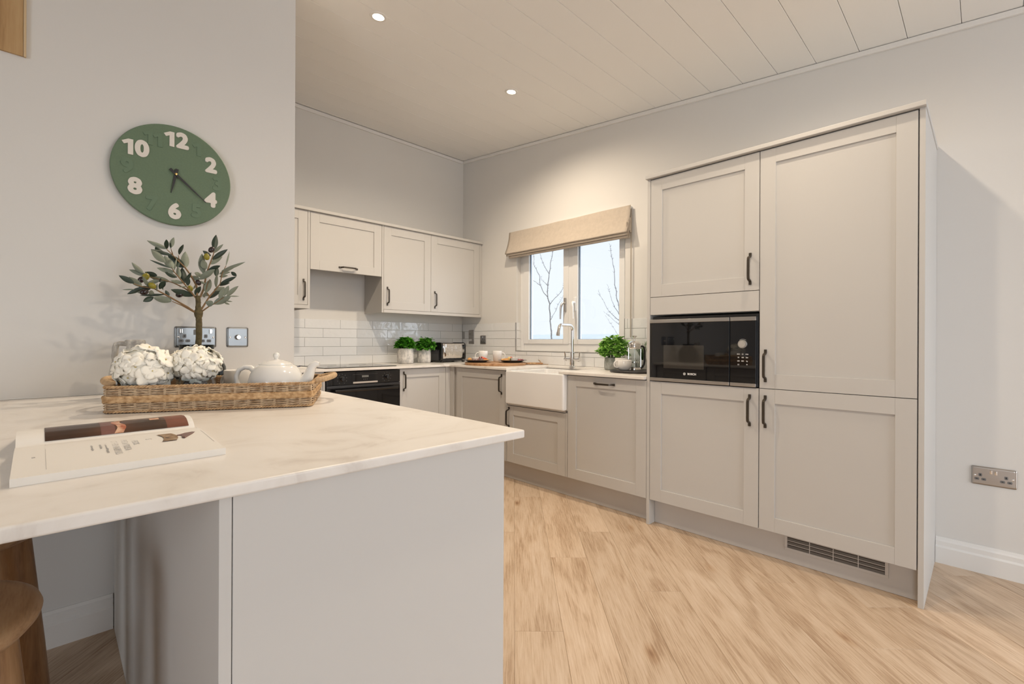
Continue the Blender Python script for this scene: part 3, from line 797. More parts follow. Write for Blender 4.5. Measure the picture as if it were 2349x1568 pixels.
OLIVE_LEAVES = [
  ((0.202, 2.06, 1.27), (0.163, 2.065, 1.293), 'd', 0.0096),
  ((0.225, 2.072, 1.261), (0.191, 2.085, 1.294), 'g', 0.0112),
  ((0.24, 2.17, 1.319), (0.208, 2.187, 1.356), 'g', 0.0096),
  ((0.247, 2.17, 1.314), (0.203, 2.196, 1.33), 'g', 0.0096),
  ((0.28, 2.17, 1.315), (0.246, 2.183, 1.325), 'd', 0.0096),
  ((0.315, 2.16, 1.296), (0.26, 2.185, 1.31), 'g', 0.0112),
  ((0.246, 2.084, 1.262), (0.225, 2.051, 1.295), 'g', 0.0064),
  ((0.286, 2.16, 1.295), (0.249, 2.155, 1.283), 'g', 0.008),
  ((0.228, 2.072, 1.258), (0.188, 2.098, 1.234), 'd', 0.008),
  ((0.204, 2.06, 1.249), (0.172, 2.067, 1.245), 'g', 0.0026),
  ((0.25, 2.084, 1.256), (0.221, 2.108, 1.262), 'd', 0.008),
  ((0.293, 2.096, 1.24), (0.221, 2.068, 1.229), 'd', 0.0048),
  ((0.259, 2.084, 1.228), (0.229, 2.079, 1.209), 'd', 0.0096),
  ((0.312, 2.09, 1.216), (0.257, 2.071, 1.225), 'g', 0.0128),
  ((0.312, 2.09, 1.219), (0.294, 2.09, 1.232), 'd', 0.008),
  ((0.306, 2.096, 1.236), (0.296, 2.098, 1.256), 'd', 0.0064),
  ((0.276, 2.084, 1.258), (0.288, 2.05, 1.285), 'd', 0.0096),
  ((0.288, 2.16, 1.29), (0.287, 2.139, 1.304), 'd', 0.004),
  ((0.269, 2.084, 1.249), (0.266, 2.067, 1.277), 'g', 0.0029),
  ((0.288, 2.096, 1.257), (0.287, 2.121, 1.283), 'd', 0.0032),
  ((0.232, 2.072, 1.243), (0.213, 2.087, 1.242), 'g', 0.0064),
  ((0.261, 2.084, 1.24), (0.241, 2.059, 1.245), 'g', 0.008),
  ((0.3, 2.1, 1.408), (0.244, 2.117, 1.433), 'g', 0.0096),
  ((0.3, 2.1, 1.408), (0.295, 2.074, 1.436), 'd', 0.008),
  ((0.309, 2.09, 1.412), (0.321, 2.095, 1.453), 'g', 0.008),
  ((0.31, 2.09, 1.41), (0.304, 2.063, 1.426), 'd', 0.0032),
  ((0.337, 2.1, 1.392), (0.343, 2.065, 1.426), 'd', 0.008),
  ((0.286, 2.1, 1.388), (0.269, 2.122, 1.416), 'd', 0.0112),
  ((0.288, 2.05, 1.351), (0.248, 2.029, 1.386), 'g', 0.0128),
  ((0.316, 2.103, 1.387), (0.248, 2.082, 1.395), 'd', 0.0072),
  ((0.31, 2.05, 1.332), (0.29, 2.079, 1.383), 'g', 0.0144),
  ((0.354, 2.11, 1.348), (0.306, 2.132, 1.392), 'd', 0.016),
  ((0.341, 2.12, 1.37), (0.32, 2.104, 1.382), 'd', 0.008),
  ((0.358, 2.11, 1.348), (0.363, 2.137, 1.413), 'g', 0.0144),
  ((0.302, 2.05, 1.333), (0.244, 2.05, 1.355), 'd', 0.004),
  ((0.317, 2.068, 1.322), (0.268, 2.077, 1.33), 'g', 0.0096),
  ((0.328, 2.085, 1.306), (0.289, 2.063, 1.318), 'd', 0.0096),
  ((0.317, 2.068, 1.328), (0.329, 2.094, 1.379), 'g', 0.0032),
  ((0.325, 2.068, 1.34), (0.334, 2.077, 1.361), 'd', 0.0048),
  ((0.336, 2.085, 1.304), (0.334, 2.113, 1.346), 'g', 0.008),
  ((0.354, 2.102, 1.288), (0.349, 2.126, 1.345), 'd', 0.0136),
  ((0.358, 2.102, 1.291), (0.371, 2.087, 1.329), 'd', 0.0064),
  ((0.364, 2.102, 1.279), (0.364, 2.091, 1.31), 'd', 0.008),
  ((0.35, 2.102, 1.288), (0.307, 2.078, 1.29), 'g', 0.0072),
  ((0.364, 2.102, 1.275), (0.335, 2.077, 1.27), 'g', 0.0022),
  ((0.386, 2.13, 1.244), (0.314, 2.099, 1.259), 'd', 0.0128),
  ((0.391, 2.12, 1.247), (0.405, 2.105, 1.281), 'd', 0.0096),
  ((0.387, 2.13, 1.27), (0.399, 2.134, 1.292), 'g', 0.0032),
  ((0.413, 2.107, 1.322), (0.379, 2.072, 1.325), 'g', 0.0096),
  ((0.403, 2.107, 1.307), (0.373, 2.116, 1.317), 'g', 0.0096),
  ((0.416, 2.107, 1.331), (0.404, 2.094, 1.403), 'g', 0.0144),
  ((0.424, 2.1, 1.349), (0.406, 2.085, 1.379), 'g', 0.0144),
  ((0.444, 2.08, 1.424), (0.454, 2.098, 1.483), 'd', 0.0112),
  ((0.444, 2.087, 1.41), (0.475, 2.083, 1.448), 'g', 0.0064),
  ((0.441, 2.093, 1.386), (0.49, 2.079, 1.429), 'd', 0.0096),
  ((0.435, 2.087, 1.398), (0.408, 2.083, 1.414), 'd', 0.008),
  ((0.434, 2.093, 1.367), (0.478, 2.104, 1.404), 'g', 0.0088),
  ((0.429, 2.1, 1.344), (0.464, 2.069, 1.363), 'd', 0.008),
  ((0.505, 2.17, 1.378), (0.525, 2.198, 1.444), 'g', 0.0032),
  ((0.488, 2.162, 1.354), (0.564, 2.128, 1.395), 'g', 0.0064),
  ((0.482, 2.162, 1.344), (0.542, 2.175, 1.38), 'g', 0.0064),
  ((0.469, 2.162, 1.331), (0.476, 2.182, 1.37), 'd', 0.0096),
  ((0.403, 2.107, 1.307), (0.445, 2.073, 1.343), 'g', 0.0128),
  ((0.48, 2.162, 1.341), (0.526, 2.178, 1.356), 'g', 0.0064),
  ((0.524, 2.17, 1.355), (0.541, 2.159, 1.338), 'd', 0.008),
  ((0.48, 2.162, 1.33), (0.51, 2.164, 1.338), 'g', 0.0064),
  ((0.466, 2.145, 1.284), (0.458, 2.111, 1.336), 'g', 0.0072),
  ((0.481, 2.153, 1.301), (0.529, 2.121, 1.331), 'd', 0.008),
  ((0.478, 2.153, 1.293), (0.51, 2.13, 1.308), 'd', 0.0064),
  ((0.414, 2.087, 1.289), (0.409, 2.114, 1.303), 'g', 0.008),
  ((0.422, 2.103, 1.257), (0.432, 2.081, 1.308), 'g', 0.0128),
  ((0.458, 2.145, 1.273), (0.499, 2.159, 1.289), 'g', 0.008),
  ((0.439, 2.137, 1.24), (0.491, 2.162, 1.278), 'd', 0.0104),
  ((0.417, 2.103, 1.256), (0.437, 2.13, 1.248), 'g', 0.008),
  ((0.458, 2.06, 1.233), (0.472, 2.047, 1.277), 'g', 0.0096),
  ((0.473, 2.06, 1.246), (0.487, 2.048, 1.284), 'g', 0.0096),
  ((0.483, 2.06, 1.244), (0.521, 2.059, 1.288), 'g', 0.0096),
  ((0.49, 2.06, 1.246), (0.527, 2.075, 1.249), 'g', 0.0026),
  ((0.443, 2.08, 1.214), (0.494, 2.052, 1.244), 'g', 0.0144),
  ((0.48, 2.06, 1.226), (0.504, 2.074, 1.227), 'g', 0.0029),
  ((0.475, 2.06, 1.22), (0.496, 2.077, 1.215), 'g', 0.004),
  ((0.44, 2.08, 1.212), (0.422, 2.101, 1.221), 'g', 0.0128),
  ((0.426, 2.137, 1.242), (0.415, 2.104, 1.251), 'g', 0.0064),
]
OLIVE_FRUIT = [
  ((0.245, 2.158, 1.305), 'y', 0.0131),
  ((0.233, 2.158, 1.294), 'd', 0.0122),
  ((0.254, 2.072, 1.267), 'y', 0.0116),
  ((0.23, 2.06, 1.242), 'd', 0.0122),
  ((0.344, 2.128, 1.247), 'd', 0.0133),
  ((0.376, 2.128, 1.271), 'y', 0.011),
  ((0.433, 2.068, 1.419), 'd', 0.0116),
  ((0.42, 2.081, 1.392), 'y', 0.0116),
  ((0.398, 2.105, 1.294), 'd', 0.0104),
]
SAPLING_A = [
  ([(6.0, 5.128, 1.118), (6.0, 5.155, 1.289), (6.0, 5.174, 1.552), (6.0, 5.184, 1.711), (6.0, 5.228, 1.832), (6.0, 5.22, 2.017), (6.0, 5.195, 2.213), (6.0, 5.162, 2.407), (6.0, 5.128, 2.547), (6.0, 5.103, 2.661), (6.0, 5.095, 2.778)], 0.016),
  ([(6.0, 5.228, 1.832), (6.0, 5.307, 1.904), (6.0, 5.389, 2.044), (6.0, 5.421, 2.235), (6.0, 5.527, 2.381), (6.0, 5.565, 2.481), (6.0, 5.547, 2.56), (6.0, 5.538, 2.654), (6.0, 5.548, 2.765)], 0.009),
  ([(6.0, 5.22, 2.03), (6.0, 5.326, 2.105), (6.0, 5.408, 2.22)], 0.006),
  ([(6.0, 5.389, 2.044), (6.0, 5.6, 2.171), (6.0, 5.733, 2.238)], 0.006),
  ([(6.0, 5.195, 2.226), (6.0, 5.284, 2.341), (6.0, 5.365, 2.497), (6.0, 5.401, 2.596), (6.0, 5.42, 2.719)], 0.007),
  ([(6.0, 5.166, 1.71), (6.0, 5.064, 1.809), (6.0, 4.947, 1.891), (6.0, 4.865, 1.988), (6.0, 4.784, 2.096)], 0.007),
  ([(6.0, 5.147, 1.446), (6.0, 5.079, 1.549), (6.0, 4.996, 1.688), (6.0, 4.93, 1.761), (6.0, 4.832, 1.896)], 0.005),
]
SAPLING_B = [
  ([(6.0, 3.745, 1.06), (6.0, 3.766, 1.267), (6.0, 3.793, 1.405), (6.0, 3.82, 1.557), (6.0, 3.841, 1.673), (6.0, 3.883, 1.873), (6.0, 3.911, 2.109), (6.0, 3.936, 2.287), (6.0, 3.967, 2.42), (6.0, 3.982, 2.539)], 0.012),
  ([(6.0, 3.793, 1.382), (6.0, 3.921, 1.468), (6.0, 4.032, 1.578), (6.0, 4.146, 1.774), (6.0, 4.189, 1.873)], 0.006),
  ([(6.0, 3.813, 1.481), (6.0, 3.895, 1.595), (6.0, 3.985, 1.805), (6.0, 4.02, 1.931)], 0.006),
  ([(6.0, 3.779, 1.29), (6.0, 3.826, 1.337), (6.0, 3.962, 1.446), (6.0, 4.074, 1.521)], 0.004),
  ([(6.0, 3.765, 1.117), (6.0, 3.838, 1.141), (6.0, 3.879, 1.245), (6.0, 4.045, 1.46)], 0.005),
]
# ================================================================== FITTINGS
def rrect(cx, cy, w, d, r, n=6):
    r = min(r, w / 2 - 1e-4, d / 2 - 1e-4); pts = []
    for k, (sx, sy) in enumerate(((1, 1), (-1, 1), (-1, -1), (1, -1))):
        ox, oy = cx + sx * (w / 2 - r), cy + sy * (d / 2 - r)
        for i in range(n + 1):
            a = PI / 2 * k + PI / 2 * i / n; pts.append((ox + r * math.cos(a), oy + r * math.sin(a)))
    return pts
def rrloft(b, rings, cap0=True, cap1=True, mtx=None, n=6):
    R = []; allv = []
    for cx, cy, w, d, r, z in rings:
        ring = [b.bm.verts.new((x, y, z)) for x, y in rrect(cx, cy, w, d, r, n)]; R.append(ring); allv += ring
    fs = []
    for A, Bv in zip(R, R[1:]):
        k = len(A)
        for i in range(k):
            j = (i + 1) % k; fs.append(b.bm.faces.new([A[i], A[j], Bv[j], Bv[i]]))
    if cap0: fs.append(b.bm.faces.new(R[0][::-1]))
    if cap1: fs.append(b.bm.faces.new(R[-1]))
    bmesh.ops.recalc_face_normals(b.bm, faces=fs)
    b._fin(allv, mtx)

# sink
x0, x1, y0, y1 = 2.476, 2.950, 2.0125, 2.585
cx, cy, w, d = (x0 + x1) / 2, (y0 + y1) / 2, x1 - x0, y1 - y0
b = B()
rrloft(b, [(cx, cy, w - .01, d - .01, .010, .6045), (cx, cy, w, d, .014, .612), (cx, cy, w, d, .014, .842), (cx, cy, w - .006, d - .006, .012, .8505), (cx, cy, w - .014, d - .014, .01, .8528),
           (cx, cy, w - .040, d - .040, .03, .8528), (cx, cy, w - .048, d - .048, .03, .848), (cx, cy, w - .056, d - .056, .032, .70), (cx, cy, w - .08, d - .08, .04, .652), (cx, cy, w - .16, d - .16, .04, .644)])
sk = obj('sink', b, M['sink']); tag(sk, 'white ceramic apron-front sink set into the worktop under the window', 'sink')
b = B(); b.lathe([(0, .001), (.03, .001), (.042, .004), (.044, .002)], (cx, cy, .645), 28); obj('drain', b, M['chrome'], sk)

# tap
def tap():
    X, Y = 2.975, 2.325; z = .872
    root = thing('kitchen_tap', 'chrome mixer tap with square-bent spout and two levers', 'tap', (X, Y, z))
    b = B(); b.lathe([(0, 0), (.026, 0), (.026, .004), (.021, .008), (.020, .012), (.020, .118), (.0165, .121), (0, .121)], (X, Y, z), 28); obj('body', b, M['chrome'], root)
    b = B(); c, s = math.cos(math.radians(184)), math.sin(math.radians(184))
    pts = [(0, .11)]; pts += [(0, .28)]
    for k in range(9):
        a = PI / 2 * k / 8; pts.append((.042 * (1 - math.cos(a)), .293 + .042 * math.sin(a)))
    pts.append((.150, .335))
    for k in range(1, 8):
        a = math.radians(80) * k / 7; pts.append((.150 + .034 * math.sin(a), .301 + .034 * math.cos(a)))
    pts.append((.195, .272))
    b.tube([(X + c * p, Y + s * p, z + h) for p, h in pts], .0125, 16)
    b.tube([(X + c * .194, Y + s * .194, z + .274), (X + c * .198, Y + s * .198, z + .250)], .0150, 16); obj('spout', b, M['chrome'], root)
    for sg in (1, -1):
        b = B(); b.tube([(X, Y + sg * .016, z + .062), (X, Y + sg * .066, z + .062)], .0115, 14); b.tube([(X, Y + sg * .060, z + .062), (X, Y + sg * .075, z + .062)], .0165, 14)
        b.tube([(X, Y + sg * .069, z + .066), (X - .004, Y + sg * .073, z + .122)], [.0065, .0055], 10); obj('lever', b, M['chrome'], root)
tap()

# hob
b = B(); rrloft(b, [(1.700, 3.600, .588, .50, .008, .8725), (1.700, 3.600, .592, .504, .008, .875), (1.700, 3.600, .590, .502, .008, .8775)])
hb = tag(obj('induction_hob', b, M['blackglass']), 'flat black glass hob set on the worktop above the oven', 'hob')
b = B()
for (px, py, r) in ((1.56, 3.72, .09), (1.84, 3.72, .07), (1.56, 3.49, .07), (1.84, 3.49, .09)):
    b.tube([(px + r * math.cos(2 * PI * i / 40), py + r * math.sin(2 * PI * i / 40), .8776) for i in range(40)], .0005, 4, closed=True)
obj('zone_markings', b, M['socketgrey'], hb)

# roman blind
def blind():
    ya, yb = 1.872, 3.178
    root = thing('roman_blind', 'beige linen roman blind folded up above the window', 'blind', (XW, 2.52, 1.86))
    b = B(); rnd = random.Random(3)
    def sheet(prof, y0, y1, th=.002, wav=.003):
        n = 40
        def fn(u, v):
            k = u * (len(prof) - 1); i = min(int(k), len(prof) - 2); f = k - i
            x = prof[i][0] * (1 - f) + prof[i + 1][0] * f; z = prof[i][1] * (1 - f) + prof[i + 1][1] * f
            y = y0 + (y1 - y0) * v
            wv = wav * mnoise.noise(Vector((y * 5, z * 3, prof[0][0])))
            return (XW - x - wv, y, z + wv * .8)
        return fn, n
    front = [(.030, 2.106), (.032, 2.09), (.040, 2.03), (.058, 1.965), (.080, 1.912), (.086, 1.898), (.080, 1.893), (.062, 1.905), (.048, 1.94), (.040, 1.99)]
    fn, n = sheet(front, ya, yb); b.quadgrid(fn, 36, n)
    mid = [(.046, 1.97), (.062, 1.905), (.074, 1.884), (.070, 1.876), (.055, 1.885), (.040, 1.92), (.034, 1.96)]
    fn, n = sheet(mid, ya + .004, yb - .003, wav=.002); b.quadgrid(fn, 24, n)
    low = [(.036, 1.95), (.050, 1.888), (.058, 1.868), (.056, 1.861), (.046, 1.858), (.030, 1.864), (.022, 1.93)]
    fn, n = sheet(low, ya + .006, yb - .022, wav=.002); b.quadgrid(fn, 24, n)
    o = obj('fabric', b, M['blind'], root, angle=80); md = o.modifiers.new('s', 'SOLIDIFY'); md.thickness = .0016
    b = B()
    for k in range(4):
        x = .016 + .016 * k
        pr = [(x, 2.03 - .02 * k), (x + .004, 1.96), (x + .010 - .003 * k, 1.90 + .012 * k)]
        b.tube([(XW - p, ya + .004 + .002 * k, z) for p, z in pr], .009, 8, flat=.35)
    obj('side_folds', b, M['blind'], root, angle=80)
    b = B(); b.box(XW - .030, ya + .01, 2.07, XW - .002, yb - .01, 2.104, .002); obj('headrail', b, M['white'], root)
    b = B()
    for dx in (0, .010):
        b.tube([(XW - .020, ya + .006 - dx * .6, 2.08), (XW - .020, ya + .006 - dx * .6, 1.125)], .0022, 6)
    b.tube([(XW - .020, ya + .006, 1.126), (XW - .020, ya + .0055, 1.114), (XW - .020, ya + .003, 1.110), (XW - .020, ya + .0005, 1.114), (XW - .020, ya, 1.126)], .0022, 6)
    obj('pull_chain', b, M['cord'], root)
blind()

# sockets and switches -----------------------------------------------------
def plate_shape(b, w, h, t=.007):
    rrloft(b, [(0, 0, w, h, .006, 0), (0, 0, w, h, .006, .003), (0, 0, w - .004, h - .004, .006, .0055), (0, 0, w - .014, h - .014, .006, t), ], n=4)
def outlet(mtx, w, h, units, label, cat, metal='steel', switches=None, group=None, kind='socket'):
    loc = mtx @ Vector((0, -.004, 0))
    root = thing('wall_socket' if kind == 'socket' else 'wall_switch', label, cat, loc, group)
    FR = mtx @ RX(PI / 2)
    b = B(FR); plate_shape(b, w, h); pl = obj('faceplate', b, M[metal], root)
    b = B(FR)
    for sx in (-1, 1):
        if w > .08: b.lathe([(0, .0066), (.0040, .0066), (.0042, .0080), (.003, .0088), (0, .0088)], (sx * (w / 2 - .0125), 0, 0), 14)
    obj('screw', b, M['chrome'], root) if w > .08 else b.bm.free()
    for ux in units:
        b = B(FR)
        def pad(cx, cy, pw, ph): rrloft(b, [(cx, cy, pw, ph, .004, .0060), (cx, cy, pw, ph, .004, .0078)], n=3)
        pad(ux, .004, .0125, .0150); pad(ux - .0115, -.0155, .0165, .0120); pad(ux + .0115, -.0155, .0165, .0120)
        so = obj('socket_insert', b, M['socketgrey'] if metal != 'white' else M['white'], root)
        b = B(FR); b.box(ux - .0022, .000, .0070, ux + .0022, .008, .0081); 
        for q in (-1, 1): b.box(ux + q * .0115 - .0034, -.0172, .0070, ux + q * .0115 + .0034, -.0138, .0081)
        obj('pin_hole', b, M['black'], so)
    for sx, sz, sw, sh in (switches or []):
        b = B(FR); b.prism([(sx - sw / 2, sz - sh / 2), (sx + sw / 2, sz - sh / 2), (sx + sw / 2, sz + sh / 2), (sx - sw / 2, sz + sh / 2)], .006, .0115, axis='z', bev=.0015)
        obj('rocker', b, M['chrome'] if metal != 'white' else M['white'], root)
    return root, FR
root, FR = outlet(MN(.4265, YP) @ T(0, 0, 1.0875), .146, .086, (-.040, .034), 'shiny steel double socket on the clock wall behind the olive tree', 'socket', metal='socketsteel', switches=[(-.052, .024, .011, .018), (.052, .024, .011, .018)])
b = B(FR); rrloft(b, [(-.003, .020, .012, .022, .002, .006), (-.003, .020, .012, .022, .002, .0078)], n=2); obj('usb_port', b, M['socketgrey'], root)
root, FR = outlet(MN(.580, YP) @ T(0, 0, 1.0885), .084, .086, (), 'square steel dimmer switch with one round knob on the clock wall', 'switch', metal='socketsteel', kind='switch')
b = B(FR); b.lathe([(0, .006), (.0115, .006), (.0115, .010), (.0100, .012), (.0098, .022), (.0085, .024), (0, .024)], (0, 0, 0), 26); obj('knob', b, M['steel'], root)
outlet(ME(XW, -.029) @ T(0, 0, .4545), .148, .086, (-.044, .040), 'brown-toned steel double socket low on the wall right of the fridge cupboard', 'socket', metal='nickel', switches=[(-.009, .022, .011, .018), (.007, .020, .011, .018)])
outlet(ME(XW - .009, 3.572) @ T(0, 0, 1.0915), .086, .086, (0,), 'dark nickel single socket on the tiles by the window', 'socket', metal='nickel', switches=[(0, .026, .010, .016)])
root, FR = outlet(ME(XW - .009, 3.757) @ T(0, 0, 1.1205), .084, .142, (), 'tall dark nickel grid switch on the tiles near the corner', 'switch', metal='nickel', kind='switch')
for r in range(2):
    for k in range(4):
        b = B(FR); b.box(-.030 + k * .0165, .018 - r * .062, .006, -.020 + k * .0165, .040 - r * .062, .0105, .0015); obj('rocker', b, M['nickel'] if r == 0 or k == 3 else M['chrome'], root)
outlet(MN(2.462, YH - .009) @ T(0, 0, 1.094), .146, .086, (-.036, .036), 'white plastic socket on the tiles behind the parsley pot', 'socket', metal='white')

# downlights -----------------------------------------------------------------
def downlight(x, y, label, power=1.0):
    z = cz(y); ang = math.atan(.098)
    root = thing('downlight', label, 'ceiling light', (x, y, z), 'recessed ceiling downlights')
    m = T(x, y, z) @ RX(ang)
    b = B(m); b.lathe([(.028, -.001), (.031, -.0045), (.044, -.003), (.0475, .0005), (.0475, .002), (.028, .002)], seg=40); b.lathe([(.028, -.001), (.026, .004), (0, .004)], seg=40); obj('trim_ring', b, M['trimw'], root)
    b = B(m); b.lathe([(.0262, -.0008), (.022, -.004), (.012, -.0062), (0, -.007)], seg=32); obj('lens', b, M['lamp'], root)
    l = bpy.data.lights.new('lamp_beam', 'SPOT'); l.energy = LAMP_W * power; l.color = (1.0, .835, .64); l.spot_size = math.radians(164); l.spot_blend = .7; l.shadow_soft_size = .028
    lo = bpy.data.objects.new('lamp_beam', l); C.objects.link(lo); lo.parent = root; lo.location = (0, 0, -.012)
LAMP_W = 44
downlight(1.258, 2.319, 'lit ceiling downlight nearer the partition wall', 1.85)
downlight(2.306, 2.355, 'lit ceiling downlight nearer the sink window', 1.6)
downlight(2.21, .58, 'ceiling downlight in front of the tall fridge cupboard', .55)
downlight(1.26, .60, 'ceiling downlight in front of the breakfast bar panel', 1.05)
# ================================================================== CLOCK
def clock():
    cx, z, R = .3485, 1.731, .1965; ybk = YP - .004; t = .020
    root = thing('wall_clock', 'round sage green clock with white even numbers', 'clock', (cx, YP, z))
    FR = T(cx, YP, z) @ RX(PI / 2)          # local: x right, y up, z out of the wall
    b = B(FR); b.lathe([(0, .004), (R - .004, .004), (R, .008), (R, .0245), (R - .002, .026), (0, .026)], seg=96); obj('face', b, M['clock'], root)
    ONE = [(-.062, .29), (.105, .36), (.215, .36), (.215, -.36), (.025, -.36), (.025, .165), (-.020, .15), (-.105, .12), (-.20, .20)]
    ONE = [(-.215, .215), (.035, .36), (.215, .36), (.215, -.36), (.015, -.36), (.015, .165), (-.125, .085)]
    def num(s, a, size, mat, ext, rr, dx=0, dy=0):
        rt_ = .0046 if mat == 'numeral' else .0036
        wd = {1: .5, 2: 0}; n = len(s); adv = size * (.62 if s != '11' else .50)
        ox = -(adv * (n - 1)) / 2
        b = B()
        for i, ch in enumerate(s):
            px = rr * math.sin(math.radians(a)) + ox + adv * i + dx + (0 if n == 1 else (.006 if ch == '1' and i == 0 else 0)); py = rr * math.cos(math.radians(a)) - .002 + dy
            if ch == '1':
                b.prism([(px + q * size, py + w_ * size) for q, w_ in ONE], .026, .026 + ext, axis='z', mtx=FR)
            else:
                for k in range(9):
                    q = (0, 0) if k == 8 else (rt_ * math.cos(k * PI / 4), rt_ * math.sin(k * PI / 4))
                    text_mesh(b, ch, size, FR @ T(px + q[0], py + q[1], .026), ext - k * 2e-5, 0)
        obj('numeral', b, M[mat], root)
    for h in range(1, 13):
        if h % 2 == 0: num(str(h), h * 30, .080, 'numeral', .0034, .143, dx={10: -.004}.get(h, 0), dy={10: .004}.get(h, 0))
        else: num(str(h), h * 30, .072, 'clockgreen', .0022, .147)
    def hand(a, L, w, zz, tail):
        a = math.radians(a); m = FR @ T(.003, .004, zz) @ Matrix.Rotation(-a, 4, 'Z')
        b = B(m); b.prism([(-w, -tail), (w, -tail), (w * .95, 0), (.0012, L), (-.0012, L), (-w * .95, 0)], 0, .0016, axis='z'); obj('hand', b, M['black'], root)
    hand(191, .078, .0055, .031, .022); hand(132, .138, .0048, .034, .026)
    b = B(FR); b.lathe([(0, .026), (.0045, .026), (.0042, .038), (0, .039)], (.003, .004, 0), 16); obj('centre_pin', b, M['brass'], root)
clock()

# pine stair/loft cladding top left
root = thing('timber_bulkhead', 'knotty pine box at the top of the clock wall, cut by the picture corner', 'timber panel', (-.4, YP, 2.03))
b = B(); b.box(-1.6, YP - .010, 2.033, -.0705, YP - .0005, cz(YP) - .02, .001); obj('face_board', b, M['pine'], root)
b = B(); b.box(-.070, YP - .012, 2.032, -.0635, YP - .0005, cz(YP) - .02, .001); obj('edge_strip', b, M['pinepale'], root)

# ================================================================== STOOLS
def stool(x, y, label):
    root = thing('bar_stool', label, 'stool', (x, y, 0), 'wooden stools under the breakfast bar')
    b = B(); R = .197; z = .632
    b.lathe([(0, -.040), (R - .034, -.040), (R - .030, -.040), (R - .012, -.034), (R - .002, -.022), (R, -.014), (R - .003, -.006), (R - .012, -.001), (R - .020, 0), (R - .024, 0.0001), (0, 0.0001)], (x, y, z), 72); obj('seat', b, M['seatwood'], root, angle=50)
    for k in range(4):
        a = PI / 2 * k + .05
        b = B(); p0 = Vector((x + .132 * math.cos(a), y + .132 * math.sin(a), z - .0405)); p1 = Vector((x + .188 * math.cos(a), y + .188 * math.sin(a), .0))
        d = p1 - p0; b.tube([p0, p0 + d * .04, p0 + d * .5, p0 + d * .97, p1], [.031, .033, .032, .028, .025], 20); obj('leg', b, M['stoolwood'], root)
    return root
s1 = stool(-.205, 1.155, 'round wooden stool nearest the camera at the bottom left, its seat fully out in view')
s2 = stool(-.200, 1.695, 'round wooden stool tucked under the bar behind the nearest stool, seat mostly hidden')

# ================================================================== MAGAZINE ON THE BAR
def magazine():
    zt = .8722; L = .262
    root = thing('open_book', 'open illustrated book lying on the bar in front of the wicker tray', 'book', (-.04, .932, zt))
    m = T(-.040, .934, zt) @ RZ(math.radians(.8)) @ Matrix(((1, 0, 0, 0), (.045, 1, 0, 0), (0, 0, 1, 0), (0, 0, 0, 1)))
    prof = [(0, .0115), (.03, .0125), (.08, .0155), (.14, .0195), (.185, .0215), (.208, .0205), (.222, .0165), (.230, .0150), (.236, .0185), (.246, .0265), (.262, .0335), (.285, .0365), (.315, .0345), (.36, .026), (.41, .0135), (.445, .007)]
    W = prof[-1][0]
    def hz(y):
        for (a, za), (c, zc) in zip(prof, prof[1:]):
            if a <= y <= c: f = (y - a) / (c - a); return za + (zc - za) * f
        return prof[-1][1]
    b = B(m)
    ys = []
    for (a, _), (c, _) in zip(prof, prof[1:]):
        ys += [a + (c - a) * k / 3 for k in range(3)]
    ys.append(W)
    b.prism([(y, hz(y)) for y in ys] + [(W, 0), (.24, 0), (.232, .004), (.222, 0), (.0, 0)], 0, L, axis='x')
    pg = obj('pages', b, M['paper'], root, angle=50)
    def patch(name, x0, x1, y0, y1, mat, nx=4, ny=48, d=.0011, fn=None):
        b = B(m)
        def f(u, v):
            x = x0 + (x1 - x0) * u; y = y0 + (y1 - y0) * v
            if fn: x, y = fn(x, y)
            return (x, y, hz(y) + d)
        b.quadgrid(f, nx, ny); o = obj(name, b, M[mat], pg, angle=180); return o
    patch('picture', .036, .112, .2385, .415, 'photobrown'); patch('picture', .112, .133, .2385, .36, 'photomauve', d=.0013)
    patch('picture', .133, .215, .2385, .415, 'photobrown'); patch('picture', .215, .252, .2385, .415, 'photorust')
    patch('picture', .1325, .146, .2385, .300, 'photopink', d=.0016, fn=lambda x, y: (x + .004 * math.sin(y * 130), y)); patch('picture', .190, .206, .272, .285, 'photopink', d=.0016)
    patch('picture', .186, .208, .105, .165, 'photobird', d=.0012, fn=lambda x, y: (x + .006 * math.sin((y - .105) * 52), y))
    b = B(m)
    bird = [(.209, .143), (.216, .140), (.221, .136), (.219, .118), (.222, .112), (.228, .124), (.240, .142), (.247, .158), (.243, .163), (.230, .158), (.220, .147)]
    b.prism([(x, y) for x, y in bird], hz(.14) - .0012, hz(.14) + .0012, axis='z'); obj('picture', b, M['photomauve'], pg)
    b = B()
    def line(s, x, y, sz):
        mm = m @ T(x, y, hz(y) + .0003) @ RX(math.radians(2.6)) @ RZ(-PI / 2); text_mesh(b, s, sz, mm, .0003, 0)
    line('5', .170, .140, .013); line('PESTS', .150, .128, .0125); line('PREDATORS &', .136, .120, .0125); line('OTHER HAZARDS', .122, .112, .0125)
    obj('heading', b, M['inklight'], pg)
    b = B(); line('The garden is a world of hungry guests', .110, .112, .0044); line('and sudden frosts', .103, .128, .0044); line('and how to stop them', .092, .125, .0044); line('91', .022, .110, .006)
    obj('small_print', b, M['ink'], pg)
    b = B(m); b.tube([(.036, y, hz(y) + .0002) for y in (.03, .09, .15, .205)], .00035, 4); b.tube([(.258, y, hz(y) + .0002) for y in (.06, .10, .15, .2, .212)], .00035, 4); obj('margin_rule', b, M['inklight'], pg)
magazine()

